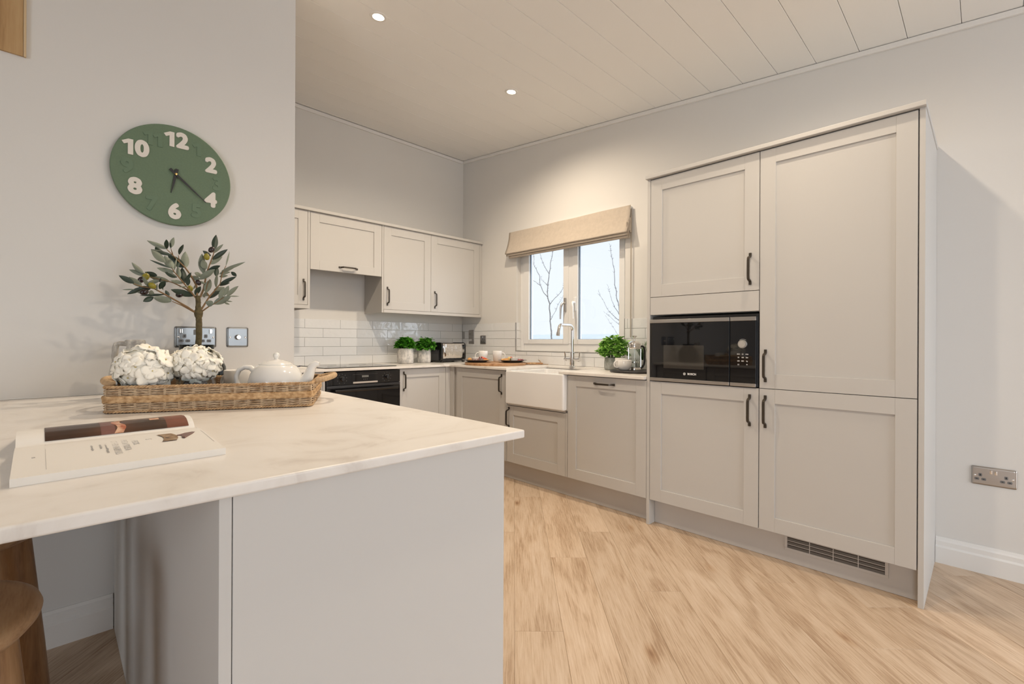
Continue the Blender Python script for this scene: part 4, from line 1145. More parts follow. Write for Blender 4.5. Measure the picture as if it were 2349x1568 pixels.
# ================================================================== WICKER TRAY
BO = Vector((.098, 1.687, .8724)); BA = math.radians(-26.3)
MBK = T(*BO) @ RZ(BA)
BL, BD, BH = .526, .362, .073
def bk(x, y, z=.004): return MBK @ Vector((x, y, z))
def basket():
    root = thing('wicker_tray', 'rectangular woven wicker tray with two rope handles on the breakfast bar', 'basket', bk(BL / 2, BD / 2, 0))
    r = .02
    base = rrect(BL / 2, BD / 2, BL, BD, r, 5)
    # perimeter resample
    P = [Vector((*p, 0)) for p in base]; P.append(P[0]); seglen = [(P[i + 1] - P[i]).length for i in range(len(P) - 1)]; tot = sum(seglen)
    def per(s):
        s %= tot
        for i, l in enumerate(seglen):
            if s <= l: 
                t = (P[i + 1] - P[i]).normalized(); return P[i].lerp(P[i + 1], s / l if l else 0), Vector((t.y, -t.x, 0))
            s -= l
        return P[0], Vector((1, 0, 0))
    ns = 50; stake = tot / ns
    b = B(MBK); rnd = random.Random(2)
    n = ns * 4
    def row(z, k, amp=.0030, rad=.0018, jz=.0007):
        pts = []
        for i in range(n):
            s = i * tot / n; p, nn = per(s); ph = s / stake * PI + k * PI
            pts.append(p + nn * (amp * math.cos(ph) + rnd.uniform(-.0006, .0006)) + Vector((0, 0, z + rnd.uniform(-jz, jz))))
        b.tube(pts, rad, 5, closed=True)
    zs = [.0095 + .0034 * i for i in range(7)] + [.0475 + .0034 * i for i in range(7)]
    for k, z in enumerate(zs): row(z, k)
    obj('woven_sides', b, M['wicker'], root, angle=180)
    b = B(MBK)
    for i in range(ns):
        p, nn = per((i + .5) * stake)
        for q in (-.0016, .0016):
            t = Vector((-nn.y, nn.x, 0)); a = p + t * q + nn * .0008
            b.tube([a + Vector((0, 0, .004)), a + Vector((0, 0, .070))], .0012, 5)
    obj('stakes', b, M['stake'], root, angle=180)
    b = B(MBK)   # inner lining so the sides read solid, and the bottom
    rrloft(b, [(BL / 2, BD / 2, BL - .004, BD - .004, r, .004), (BL / 2, BD / 2, BL - .004, BD - .004, r, .068), (BL / 2, BD / 2, BL - .009, BD - .009, r, .068), (BL / 2, BD / 2, BL - .009, BD - .009, r, .004)], cap0=True, cap1=True)
    obj('base_mat', b, M['seed'], root)
    # braided band
    b = B(MBK); nb = int(tot / .0215)
    for i in range(nb):
        for sg in (1, -1):
            s = (i + (.5 if sg < 0 else 0)) * tot / nb; p, nn = per(s + .008); t = Vector((-nn.y, nn.x, 0))
            def lp(k, out):
                q, qn = per(s + .008 + .0225 * k); return q + qn * (.0035 + out) + Vector((0, 0, .0385 + sg * .0040 - sg * .0048 * k))
            b.tube([lp(-1, 0), lp(-.5, .0012), lp(0, .0022), lp(.5, .0012), lp(1, 0)], [.0010, .0042, .0054, .0042, .0010], 8, up=(0, 0, 1), flat=.38)
    obj('braided_band', b, M['braid'], root, angle=180)
    def cordring(z, rad, off=0.0):
        b = B(MBK); m_ = 640
        for ph in (0, PI):
            pts = []
            for i in range(m_):
                s = i * tot / m_; p, nn = per(s); a = ph + i / m_ * 2 * PI * 105
                pts.append(p + nn * (off + rad * .55 * math.cos(a)) + Vector((0, 0, z + rad * .55 * math.sin(a))))
            b.tube(pts, rad * .72, 6, closed=True)
        return b
    obj('rim_cord', cordring(BH - .001, .0040), M['rim'], root, angle=180)
    obj('foot_cord', cordring(.0047, .0034), M['rim'], root, angle=180)
    for x, sg in ((0, -1), (BL, 1)):
        b = B(MBK); pts = []; rad = []
        nn = 150
        for i in range(nn + 1):
            u = i / nn; a = PI * u
            y = BD / 2 - math.cos(a) * .085; px = x + sg * (.002 + .056 * math.sin(a) ** .8); z = BH - .001 + .012 * math.sin(a)
            pts.append((px, y, z)); rad.append(.0088 * (1 + .10 * abs(math.sin(u * PI * 26))))
        b.tube(pts, rad, 12)
        obj('handle', b, M['rope'], root, angle=180)
basket()

def floret(b, c, nrm, size, rnd):
    n = nrm.normalized(); a = n.orthogonal().normalized(); q = n.cross(a); rot = rnd.uniform(0, PI)
    for k in range(4):
        th = rot + k * PI / 2 + rnd.uniform(-.12, .12); d = a * math.cos(th) + q * math.sin(th); s = n.cross(d); cup = rnd.uniform(.02, .26); tw = rnd.uniform(-.1, .1); sz = size * rnd.uniform(.85, 1.12)
        def f(u, v):
            w = math.sin(PI * (u * .80 + .10)) ** .8 * .58; x = (v - .5) * 2
            return c + d * (sz * u) + s * (sz * w * x) + n * (sz * (cup * u * u - .16 * x * x * u + tw * x * u * .5))
        b.quadgrid(f, 4, 4)
def hydrangea(lx, ly, r, hz, label, vr, seed, sx=1.0):
    rnd = random.Random(seed); p = bk(lx, ly)
    root = thing('hydrangea_bouquet', label, 'flowers', p + Vector((0, 0, .02)), 'white hydrangeas in the wicker tray')
    c = p + Vector((0, 0, hz))
    b = B(); n = 66; eye = B()
    for i in range(n):
        z = 1 - 1.62 * (i + .5) / n; a = i * 2.39996; rr = math.sqrt(1 - z * z)
        d = Vector((rr * math.cos(a), rr * math.sin(a), z)); d += Vector((rnd.uniform(-.2, .2), rnd.uniform(-.2, .2), rnd.uniform(-.2, .2))); d.normalize()
        cc = c + Vector((d.x * r * sx, d.y * r * sx, d.z * r * .86)) * rnd.uniform(.80, .97)
        nn = (d + Vector((rnd.uniform(-.25, .25), rnd.uniform(-.25, .25), rnd.uniform(-.15, .3)))).normalized()
        floret(b, cc, nn, .0255 * rnd.uniform(.9, 1.15), rnd); eye.ball(cc + nn * .0015, .0021, 6, 4)
    fl = obj('flower_head', b, M['petal'], root, angle=180); md = fl.modifiers.new('s', 'SOLIDIFY'); md.thickness = .0005
    obj('floret_eyes', eye, M['petalc'], root, angle=180)
    b = B(); b.ball(c - Vector((0, 0, .004)), r * .74, 18, 12, (sx, sx, .82)); obj('inner_florets', b, M['petal'], root, angle=180)
    b = B()
    for k in range(3): b.tube([p + Vector((.008 * math.cos(k * 2.1), .008 * math.sin(k * 2.1), .02)), c - Vector((0, 0, r * .4))], .0025, 6)
    obj('stem', b, M['stalk'], root)
    return p
def glass_bowl(p, r, h, label, seed, dark):
    root = thing('glass_vase', label, 'vase', p, 'glass bowls of pebbles in the wicker tray')
    b = B(); b.lathe([(0, .0005), (r * .7, .0005), (r * .92, .012), (r, h * .45), (r * .93, h * .8), (r * .86, h), (r * .82, h), (r * .89, h * .8), (r * .955, h * .45), (r * .88, .014), (r * .66, .005), (0, .005)], p, 40); obj('bowl', b, M['glass'], root, angle=60)
    rnd = random.Random(seed); b = B()
    for k in range(46):
        a = rnd.uniform(0, 2 * PI); q = r * .62 * math.sqrt(rnd.random()); z = .014 + rnd.random() * (h - .03); zz = rnd.uniform(.007, .012)
        b.ball(p + Vector((q * math.cos(a), q * math.sin(a), z)), zz, 9, 6, (1, rnd.uniform(.7, 1), rnd.uniform(.6, .9)), RZ(rnd.uniform(0, 3)))
    o = obj('pebbles', b, M['stoned' if dark else 'stone'], root, angle=180); o['kind'] = 'stuff'
p = hydrangea(.074, .072, .0755, .115, 'cream hydrangea head on the left of the wicker tray', .06, 3, 1.0); glass_bowl(p, .058, .085, 'glass bowl of pale stones under the left hydrangea', 1, False)
p = hydrangea(.190, .108, .0655, .124, 'cream hydrangea head in front of the olive trunk, nearer the teapot', .06, 8, 1.0); glass_bowl(p, .056, .085, 'glass bowl of dark stones under the hydrangea nearer the teapot', 2, True)

def mug(p, label, r=.044, h=.098, ang=0, mat='whiteware', name='mug', group=None, taper=.92, cat='mug'):
    root = thing(name, label, cat, p, group)
    b = B(); b.lathe([(0, .001), (r * taper * .9, .001), (r * taper, .006), (r * .98, h * .6), (r, h - .002), (r - .0015, h), (r - .004, h - .002), (r * .98 - .004, h * .6), (r * taper - .004, .012), (0, .008)], p, 40); obj('body', b, M[mat], root, angle=50)
    b = B(); pts = []
    for k in range(13):
        a = PI * k / 12; pts.append(Vector((r * .95 + .030 * math.sin(a) ** .8, 0, h * .52 + h * .30 * math.cos(a))))
    b.tube(pts, .0052, 10, mtx=T(*p) @ RZ(ang)); obj('handle', b, M[mat], root)
    return root
mug(bk(.276, .245), 'straight white mug in the wicker tray behind the teapot', ang=math.radians(120), taper=.97)

def teapot():
    p = bk(.412, .112); ang = math.radians(-38)
    root = thing('teapot', 'rounded white china teapot in the wicker tray', 'teapot', p)
    b = B(); b.lathe([(0, .001), (.052, .001), (.058, .005), (.073, .022), (.081, .048), (.081, .068), (.075, .092), (.063, .112), (.053, .1205), (.0505, .1205), (.05, .118), (0, .118)], p, 56); obj('body', b, M['china'], root, angle=50)
    b = B(); b.lathe([(0, .119), (.0495, .119), (.0500, .1225), (.042, .128), (.024, .1345), (.008, .1375), (.0055, .140), (.0062, .142), (.0092, .147), (.0098, .151), (.0085, .156), (.005, .159), (0, .160)], p, 48); obj('lid', b, M['china'], root, angle=50)
    m = T(*p) @ RZ(ang)
    b = B(); pts = [(.060, 0, .045), (.078, 0, .052), (.094, 0, .072), (.104, 0, .096), (.112, 0, .116), (.124, 0, .124), (.133, 0, .122)]
    b.tube(pts, [.030, .026, .020, .015, .0125, .0100, .0065], 18, mtx=m); obj('spout', b, M['china'], root, angle=60)
    b = B(); pts = [Vector((-.066, 0, .100)), Vector((-.078, 0, .111)), Vector((-.096, 0, .1135)), Vector((-.113, 0, .104)), Vector((-.121, 0, .086)), Vector((-.120, 0, .064)), Vector((-.110, 0, .044)), Vector((-.092, 0, .032)), Vector((-.074, 0, .030))]
    b.tube(pts, [.0095, .0085, .0075, .0070, .0070, .0070, .0070, .0080, .009], 14, mtx=m, flat=1.25); obj('handle', b, M['china'], root, angle=60)
teapot()

# jug, olive vase and olive tree behind the tray
def jug():
    p = Vector((.212, 2.115, .8724))
    root = thing('ceramic_jug', 'crackled white jug with squared handle behind the left hydrangea', 'jug', p)
    b = B(); b.lathe([(0, .001), (.05, .001), (.058, .006), (.070, .05), (.073, .085), (.064, .125), (.043, .155), (.026, .172), (.0245, .182), (.0285, .186), (.030, .193), (.0290, .2), (.025, .203), (.022, .2), (.0205, .18), (.03, .155), (0, .12)], p, 44); obj('body', b, M['jug'], root, angle=60)
    b = B(); m = T(*p) @ RZ(math.radians(140)); b.tube([(.022, 0, .188), (.050, 0, .190), (.062, 0, .186), (.066, 0, .176), (.068, 0, .14), (.066, 0, .118), (.056, 0, .108)], .0085, 10, mtx=m, flat=1.3); obj('handle', b, M['jug'], root)
jug()
def olive():
    p = Vector((.397, 2.122, .8724))
    root = thing('glass_vase', 'dark green glass vase holding the olive tree, behind the wicker tray', 'vase', p)
    b = B(); b.lathe([(0, .001), (.085, .001), (.094, .008), (.100, .05), (.096, .10), (.078, .140), (.058, .155), (.055, .160), (.057, .185), (.053, .185), (.051, .160), (.072, .137), (.091, .1), (.095, .05), (.088, .012), (0, .008)], p, 52); obj('vessel', b, M['greenglass'], root, angle=60)
    root = thing('olive_tree', 'small potted olive tree in front of the clock wall', 'tree', p + Vector((0, 0, .01)))
    rnd = random.Random(6); b = B(); n = 40; pts = []; rad = []
    tp = [(0.0, .395, .885), (.15, .397, .95), (.45, .403, 1.075), (.62, .404, 1.14), (.78, .402, 1.180), (1, .400, 1.245)]
    for i in range(n + 1):
        u = i / n
        for (a, xa, za), (c, xc, zc) in zip(tp, tp[1:]):
            if a <= u <= c: f = (u - a) / (c - a); x = xa + (xc - xa) * f; z = za + (zc - za) * f; break
        r_ = .0106 + .0022 * mnoise.noise(Vector((u * 16, 0, 3))) + (.0035 if .72 < u < .82 else 0) - (.002 if u > .85 else 0)
        pts.append((x + .0012 * mnoise.noise(Vector((u * 9, 5, 0))), 2.121, z)); rad.append(r_)
    b.tube(pts, rad, 14); obj('trunk', b, M['bark'], root, angle=60)
    b = B()
    for path, r_ in OLIVE_BRANCHES:
        k = len(path); b.tube(path, [r_ * (1.25 - .8 * i / (k - 1)) for i in range(k)], 7)
    obj('branches', b, M['twig'], root, angle=80)
    b = B()
    for i, (p0, p1, kind, w) in enumerate(OLIVE_LEAVES):
        a = Vector(p0); t = Vector(p1) - a; L = t.length; t.normalize(); view = Vector((.18, -1, -.05)).normalized()
        s = t.cross(view).normalized(); nrm = s.cross(t).normalized()
        w = w * 1.02; tw = rnd.uniform(-.3, .3); s, nrm = s * math.cos(tw) + nrm * math.sin(tw), nrm * math.cos(tw) - s * math.sin(tw)
        if nrm.dot(view) > 0: nrm = -nrm
        bend = rnd.uniform(-.12, .12) * L
        front, back = (1, 0) if kind == 'd' else (0, 1)
        for side, mi in ((1, front), (-1, back)):
            def f(u, v):
                ww = w * (math.sin(PI * min(1, u * .96 + .03)) ** .75) * (1.05 - .25 * u); x = (v - .5) * 2
                return a + t * (L * u) + s * (ww * x) - nrm * (bend * u * u - ww * .35 * abs(x) ) - nrm * (.00035 * -side)
            b.mi = mi; 
            if side == 1: b.quadgrid(lambda u, v: f(u, v), 7, 4)
            else: b.quadgrid(lambda u, v: f(u, 1 - v), 7, 4)
    b.mi = 0
    obj('foliage', b, [M['leafdark'], M['leafgrey']], root, angle=180)
    for c, k, r_ in OLIVE_FRUIT:
        b = B(); b.ball(c, r_ * .86, 14, 10, (1, 1, 1.3), RY(rnd.uniform(-1.2, 1.2))); b.tube([Vector(c), Vector(c) + Vector((.003, .004, .018))], .0006, 4); obj('olive', b, M['olived' if k == 'd' else 'olivey'], root, angle=180)
olive()
# ================================================================== ON THE BACK WORKTOPS
ZW = .8722
def leaf(b, c, d, n, L, w, cup=.2, nu=3, nv=2, lobes=0):
    d = d.normalized(); s = d.cross(n).normalized() if d.cross(n).length > 1e-3 else d.orthogonal(); nn = s.cross(d)
    def f(u, v):
        x = (v - .5) * 2; ww = w * math.sin(PI * (u * .86 + .10)) ** .7
        if lobes: ww *= 1 + .42 * math.cos(u * lobes * 2 * PI)
        return c + d * (L * u) + s * (ww * x) + nn * (cup * L * (-u * u * .6 + .3 * abs(x) * u))
    b.quadgrid(f, nu, nv)
def herb(root, c, r, h, n, L, w, mat, seed, stem_r=.0012, lobes=0, droop=.0, spread=1.0, flat=False):
    rnd = random.Random(seed); b = B(); st = B()
    for i in range(n):
        a = rnd.uniform(0, 2 * PI); el = rnd.uniform(-.15, 1.0) ; q = math.sqrt(max(0, 1 - max(0, el) ** 2)) * rnd.uniform(.55, 1.0)
        tip = c + Vector((r * spread * q * math.cos(a), r * spread * q * math.sin(a), h * (.30 + .70 * max(el, -.1)) * rnd.uniform(.8, 1.05)))
        if i % 3 == 0: st.tube([c + Vector((r * .3 * math.cos(a), r * .3 * math.sin(a), 0)), c.lerp(tip, .6) + Vector((0, 0, h * .1)), tip], stem_r, 5)
        for k in range(2 if not lobes else 3):
            th = a + rnd.uniform(-1.4, 1.4); d = Vector((math.cos(th), math.sin(th), rnd.uniform(-.35 - droop, .45)))
            leaf(b, tip, d, Vector((rnd.uniform(-.5, .5), rnd.uniform(-.5, .5), 1)), L * rnd.uniform(.75, 1.15), w * rnd.uniform(.8, 1.15), rnd.uniform(.1, .5), 9 if lobes else 4, 2, lobes)
    obj('foliage', b, M[mat], root, angle=180); obj('stems', st, M['stalk'], root, angle=180)
def pot(x, y, r, h, label, mat='pot', z=ZW, group=None):
    p = Vector((x, y, z)); root = thing('plant_pot', label, 'plant pot', p, group); rnd = random.Random(int(x * 1000))
    b = B(); b.lathe([(0, .001), (r * .90, .001), (r * .98, .006), (r, h * .2), (r * 1.0, h * .6), (r * .96, h * .93), (r * .94, h - .003), (r * .91, h), (r * .86, h - .003), (r * .86, h * .80), (0, h * .80)], p, 44); obj('vessel', b, M[mat], root, angle=50)
    b = B(); b.lathe([(0, h * .86), (r * .855, h * .855), (r * .855, h * .81), (0, h * .81)], p, 24); obj('soil', b, M['soil'], root)
    return p + Vector((0, 0, h * .86))
def plant(p, name, label, fn):
    root = thing(name, label, 'plant', p); fn(root, p); return root
p = pot(2.268, 3.665, .072, .138, 'mottled white concrete pot holding parsley, next to the hob', group='concrete herb pots')
plant(p, 'parsley_plant', 'bushy parsley in the concrete pot next to the hob', lambda r, q: herb(r, q, .080, .120, 330, .027, .013, 'parsley', 4, lobes=3))
p = pot(2.492, 3.700, .0625, .132, 'mottled white concrete pot holding basil, next to the toaster', group='concrete herb pots')
plant(p, 'basil_plant', 'rounded-leaf basil in the concrete pot next to the toaster', lambda r, q: herb(r, q + Vector((.012, -.01, 0)), .082, .120, 170, .038, .018, 'basil', 9, droop=.5))

def toaster():
    x, y, z = 2.778, 3.722, ZW; m = T(x, y, z) @ RZ(math.radians(4)); L, D_, H = .315, .20, .192
    root = thing('toaster', 'black toaster with mirrored chrome sides in the worktop corner', 'toaster', (x, y, z))
    b = B(m); 
    b.box(-L / 2 + .02, -D_ / 2 + .012, .018, L / 2 - .02, D_ / 2 - .012, H - .006, .012, 3)
    b.box(-L / 2 + .012, -D_ / 2 + .004, .012, L / 2 - .012, D_ / 2 - .004, .034, .004)
    obj('body', b, M['black'], root)
    for sg in (-1, 1):
        b = B(m); pts = rrect(0, H / 2 + .006, D_, H - .012, .034, 6)
        b.prism([(a, c) for a, c in pts], sg * (L / 2 - .022), sg * L / 2, axis='x', bev=.007, seg=3); b.box(sg * (L / 2 - .028), -D_ / 2 + .012, 0, sg * (L / 2 - .006), -D_ / 2 + .035, .02, .002); b.box(sg * (L / 2 - .028), D_ / 2 - .035, 0, sg * (L / 2 - .006), D_ / 2 - .012, .02, .002)
        obj('end_cap', b, M['blackgloss'], root)
        b = B(m)
        def f(u, v):
            X = -L / 2 + .021 + (L - .042) * u; Z = .036 + (H - .046) * v; bulge = .006 * math.sin(PI * v) 
            return (X, sg * (D_ / 2 - .006 + bulge), Z)
        b.quadgrid(f, 6, 12); o = obj('side_panel', b, M['mirror'], root, angle=180); md = o.modifiers.new('s', 'SOLIDIFY'); md.thickness = .002
    b = B(m)
    for q in (-.036, .036): b.box(-L / 2 + .05, q - .014, H - .0065, L / 2 - .05, q + .014, H - .0045, .002)
    obj('bread_slot', b, M['blackglass'], root)
    b = B(m); b.box(L / 2, -.008, .075, L / 2 + .020, .008, .088, .004); obj('lever', b, M['black'], root)
def mirror_mat():
    m, nt, bb, out = new_mat('wavy_mirror_chrome'); bb.inputs['Base Color'].default_value = (.82, .80, .78, 1); bb.inputs['Metallic'].default_value = 1; bb.inputs['Roughness'].default_value = .04
    co = coords(nt, (1, 1, .35)); n = N(nt, 'ShaderNodeTexNoise', Scale=26.0, Detail=1.0); nt.links.new(co, n.inputs['Vector']); bump(nt, bb, n.outputs[0], .55, .012); return m
M['mirror'] = mirror_mat()
toaster()

# serving board, plates, mugs, food
BC = Vector((2.765, 3.005, ZW)); BR = .268; BT = .021
def board():
    root = thing('serving_board', 'round wooden paddle board with rope-wrapped handle under the two grey plates', 'board', BC)
    b = B(); b.lathe([(0, 0), (BR - .003, 0), (BR, .003), (BR, BT - .003), (BR - .003, BT), (0, BT)], BC, 72); obj('disc', b, M['board'], root)
    m = T(*BC) @ RZ(math.radians(-39.5)); b = B(m); b.box(BR - .012, -.019, .002, .415, .019, BT - .002, .006, 3); obj('handle', b, M['board'], root)
    b = B(m)
    for k in range(11): 
        x = .300 + k * .0048; b.tube([(x, .0205 * math.cos(a) , BT / 2 + .0002 + .0078 * math.sin(a)) for a in [2 * PI * i / 20 for i in range(20)]], .0026, 6, closed=True)
    obj('rope_wrap', b, M['rope'], root, angle=180)
    b = B(m); pts = [(.400, .0, BT + .001), (.392, .012, BT + .016), (.380, .022, BT + .021), (.40, .034, .018), (.425, .03, .004), (.446, .004, .003), (.46, -.03, .003), (.452, -.052, .003)]
    b.tube(pts, .0022, 7); obj('hanging_cord', b, M['rope'], root, angle=180)
board()
ZB = ZW + BT
def dish(x, y, label):
    p = Vector((x, y, ZB + .0003)); root = tag_obj = None
    b = B(); b.lathe([(0, 0), (.072, 0), (.078, .002), (.106, .016), (.126, .0185), (.1275, .0205), (.125, .0215), (.104, .0195), (.078, .007), (0, .006)], p, 60)
    return tag(obj('plate', b, M['plategrey'], angle=60), label, 'plate', 'grey plates of food on the board'), p + Vector((0, 0, .0065))
_, p1 = dish(2.655, 3.125, 'grey rimmed plate of food nearer the toaster'); _, p2 = dish(2.872, 2.905, 'grey rimmed plate of food nearer the tap')
def simple(name, label, cat, mat, build, group=None):
    b = B(); build(b); return tag(obj(name, b, M[mat], angle=60), label, cat, group)
def ramekin(p, label): return simple('ramekin', label, 'ramekin', 'whiteware', lambda b: b.lathe([(0, 0), (.032, 0), (.034, .003), (.037, .034), (.0345, .0345), (.032, .008), (0, .006)], p, 36), 'white dip dishes')
R_ = Vector((.712, -.702, 0)); F_ = Vector((.702, .712, 0)); Z_ = Vector((0, 0, 1))
ramekin(p1 + F_ * .030 - R_ * .010, 'small white dip dish on the plate nearer the toaster'); ramekin(p2 + R_ * .020 + F_ * .01, 'small white dip dish on the plate nearer the tap')
simple('bread_roll', 'small round golden roll on the plate nearer the toaster', 'bread', 'bread', lambda b: b.ball(p1 - R_ * .065 + Z_ * .016, .021, 14, 10, (1, 1, .78)))
def folds(c, n, L, amp):
    def bld(b):
        def f(u, v): return c + R_ * (L * (u - .5)) + F_ * (.035 * (v - .5)) + Z_ * (.006 + amp * abs(math.sin(u * n * PI)) * (1 - .3 * v))
        b.quadgrid(f, 30, 6)
    return bld
def sol(o, t=.002): md = o.modifiers.new('s', 'SOLIDIFY'); md.thickness = t; md.offset = 1
sol(simple('ham_slice', 'folded slice of pink ham at the front of the plate nearer the toaster', 'meat', 'ham', folds(p1 - F_ * .038 - R_ * .012, 3, .062, .012)))
sol(simple('ham_slice', 'tall folded slice of ham beside the tomato wedge, plate nearer the toaster', 'meat', 'ham', folds(p1 + R_ * .032 - F_ * .012, 2, .034, .034)))
def wedge(c, L, r, ang, tilt=0):
    def bld(b):
        pts = [(r * math.cos(a), r * math.sin(a)) for a in [PI * i / 8 for i in range(9)]]
        b.prism(pts, -L / 2, L / 2, axis='x', bev=.002, mtx=T(*c) @ RZ(ang) @ RY(tilt))
    return bld
simple('tomato_wedge', 'long orange-red tomato wedge leaning on the ham, plate nearer the toaster', 'tomato', 'tomato', wedge(p1 + R_ * .058 + Z_ * .022, .055, .014, math.radians(-45), .35))
simple('pastry_slice', 'pale baked slice on the edge of the plate nearer the toaster', 'pastry', 'bread', wedge(p1 + R_ * .078 - F_ * .015 + Z_ * .004, .045, .017, math.radians(-40)))
simple('pastry_slice', 'flaky wedge of pie on the left of the plate nearer the tap', 'pastry', 'bread', wedge(p2 - R_ * .062 + Z_ * .004, .065, .024, math.radians(-50), -.15))
simple('cheese_chunk', 'pale yellow cheese chunk on the plate nearer the tap', 'cheese', 'cheese', lambda b: b.box(-.014, -.012, 0, .014, .012, .030, .004, mtx=T(*(p2 - R_ * .034 + F_ * .01 + Z_ * .010)) @ RZ(.5) @ RX(.4)))
simple('tomato_wedge', 'red tomato piece against the dip dish, plate nearer the tap', 'tomato', 'tomato', lambda b: b.ball(p2 - R_ * .016 + F_ * .035 + Z_ * .022, .022, 14, 10, (1.2, .9, .9)))
simple('ham_roll', 'small rolled slice of ham right of the dip dish, plate nearer the tap', 'meat', 'ham', lambda b: b.tube([p2 + R_ * .055 + Z_ * .011 - F_ * .02, p2 + R_ * .065 + Z_ * .012 + F_ * .02], .011, 12))
for k, (q, lab) in enumerate(((.086, 'dark red berry at the right rim of the plate nearer the tap'), (.070, 'dark red berry touching the ham roll, plate nearer the tap'))):
    simple('berry', lab, 'fruit', 'berry', lambda b, q=q, k=k: b.ball(p2 + R_ * q + F_ * (.028 - .05 * (1 - k)) + Z_ * .012, .0115, 12, 8), 'berries on the plate')
mug(Vector((2.795, 3.205, ZB)), 'white mug with its handle to the left, on the board behind the plates', .043, .096, math.radians(140), group='white mugs on the board', taper=.82)
mug(Vector((2.898, 3.128, ZB)), 'white mug with its handle to the right, on the board behind the plates', .043, .096, math.radians(-42), group='white mugs on the board', taper=.82)

# tray with cup, second cup, cafetiere; grey pot with coriander; rosemary
TC = Vector((2.800, 1.655, ZW)); TR = .168; TH = .0145
simple('serving_tray', 'round black slate tray at the right end of the sink worktop', 'tray', 'slate', lambda b: b.lathe([(0, 0), (TR - .006, 0), (TR, .005), (TR, TH - .002), (TR - .002, TH), (0, TH)], TC, 64))
ZT = ZW + TH
def cup(x, y, label, ang, s=1.0):
    p = Vector((x, y, ZT)); root = thing('teacup', label, 'cup', p, 'white cups on the slate tray')
    b = B(); b.lathe([(0, .001), (.030 * s, .001), (.033 * s, .004), (.045 * s, .018 * s), (.050 * s, .040 * s), (.0495 * s, .066 * s), (.0485 * s, .068 * s), (.0465 * s, .066 * s), (.0465 * s, .040 * s), (.040 * s, .018 * s), (0, .008)], p, 44); obj('body', b, M['whiteware'], root, angle=60)
    b = B(); pts = [Vector((.047 * s + .026 * math.sin(PI * k / 12) ** .8, 0, .040 * s + .022 * math.cos(PI * k / 12))) for k in range(13)]
    b.tube(pts, .0052, 10, mtx=T(*p) @ RZ(ang)); obj('handle', b, M['whiteware'], root)
cup(2.735, 1.700, 'white rounded cup at the front of the slate tray', math.radians(150))
cup(2.868, 1.792, 'white rounded cup behind the front cup on the slate tray', math.radians(20), 1.13)
def cafetiere():
    p = Vector((2.850, 1.690, ZT)); root = thing('cafetiere', 'glass cafetiere with chrome lid and dark handle on the slate tray', 'cafetiere', p)
    r, h = .040, .172
    b = B(); b.lathe([(0, .010), (r - .004, .010), (r, .016), (r, h), (r - .0022, h), (r - .0022, .018), (0, .014)], p, 44); obj('beaker', b, M['glass'], root, angle=50)
    b = B(); b.lathe([(r + .001, h - .030), (r + .0025, h - .028), (r + .0025, h + .002), (r + .001, h + .004)], p, 44)
    b.lathe([(0, .0005), (r + .002, .0005), (r + .002, .014), (r + .0008, .016), (r + .0008, .004), (0, .004)], p, 44)
    for k in (0, 2):
        a = math.radians(-44.6) + k * PI / 2; b.tube([p + Vector(((r + .002) * math.cos(a), (r + .002) * math.sin(a), .012)), p + Vector(((r + .002) * math.cos(a), (r + .002) * math.sin(a), h - .02))], .0022, 6)
    obj('frame', b, M['chrome'], root, angle=50)
    b = B(); b.lathe([(0, h + .026), (.012, h + .025), (.030, h + .020), (.039, h + .010), (.044, h + .005), (.044, h + .001), (r - .003, h + .001)], p, 44)
    b.lathe([(0, h + .026), (.0055, h + .027), (.005, h + .040), (.008, h + .050), (.0165, h + .055), (.0170, h + .0585), (.011, h + .0605), (0, h + .0605)], p, 28); obj('lid', b, M['chrome'], root, angle=50)
    b = B(); b.tube([p + Z_ * .05, p + Z_ * (h + .02)], .0022, 8); b.lathe([(0, .046), (r - .004, .046), (r - .003, .050), (r - .004, .056), (0, .058)], p, 36); obj('plunger', b, M['chrome'], root)
    a = math.radians(-42); m = T(*p) @ RZ(a)
    pts = [Vector((r, 0, h - .012)), Vector((r + .016, 0, h - .012)), Vector((r + .027, 0, h - .022)), Vector((r + .030, 0, h - .045)), Vector((r + .030, 0, .06)), Vector((r + .026, 0, .035)), Vector((r + .012, 0, .015)), Vector((r - .002, 0, .009))]
    b = B(); b.tube(pts, .0075, 10, mtx=m, flat=1.4); obj('handle', b, M['blackgloss'], root)
    b = B(m); b.box(r + .030, -.006, .055, r + .0385, .006, h - .04, .002); obj('handle_strip', b, M['chrome'], root)
cafetiere()
p = pot(2.925, 1.908, .066, .090, 'grey stone pot with leafy coriander behind the slate tray', 'potgrey')
plant(p, 'coriander_plant', 'bright light green leafy coriander spilling over the grey pot', lambda r, q: herb(r, q, .108, .170, 210, .032, .016, 'coriander', 12, lobes=3, droop=.3))
p = pot(3.035, 1.735, .050, .075, 'small grey pot with rosemary in the corner behind the cafetiere', 'potgrey')
def rosemary(root, q):
    rnd = random.Random(5); b = B(); st = B()
    for i in range(24):
        a = rnd.uniform(0, 2 * PI); tip = q + Vector((.055 * rnd.random() * math.cos(a), .07 * rnd.random() * math.sin(a), rnd.uniform(.08, .145))); st.tube([q, q.lerp(tip, .5) + Z_ * .01, tip], .0012, 5)
        for k in range(26):
            u = .2 + .8 * k / 26; c = q.lerp(tip, u); th = rnd.uniform(0, 2 * PI); leaf(b, c, Vector((math.cos(th), math.sin(th), .6)), Vector((0, 0, 1)), .016, .0016, .1, 2, 1)
    obj('needles', b, M['rosemary'], root, angle=180); obj('stems', st, M['stalk'], root, angle=180)
plant(p, 'rosemary_plant', 'fine-needled rosemary behind the cafetiere', rosemary)

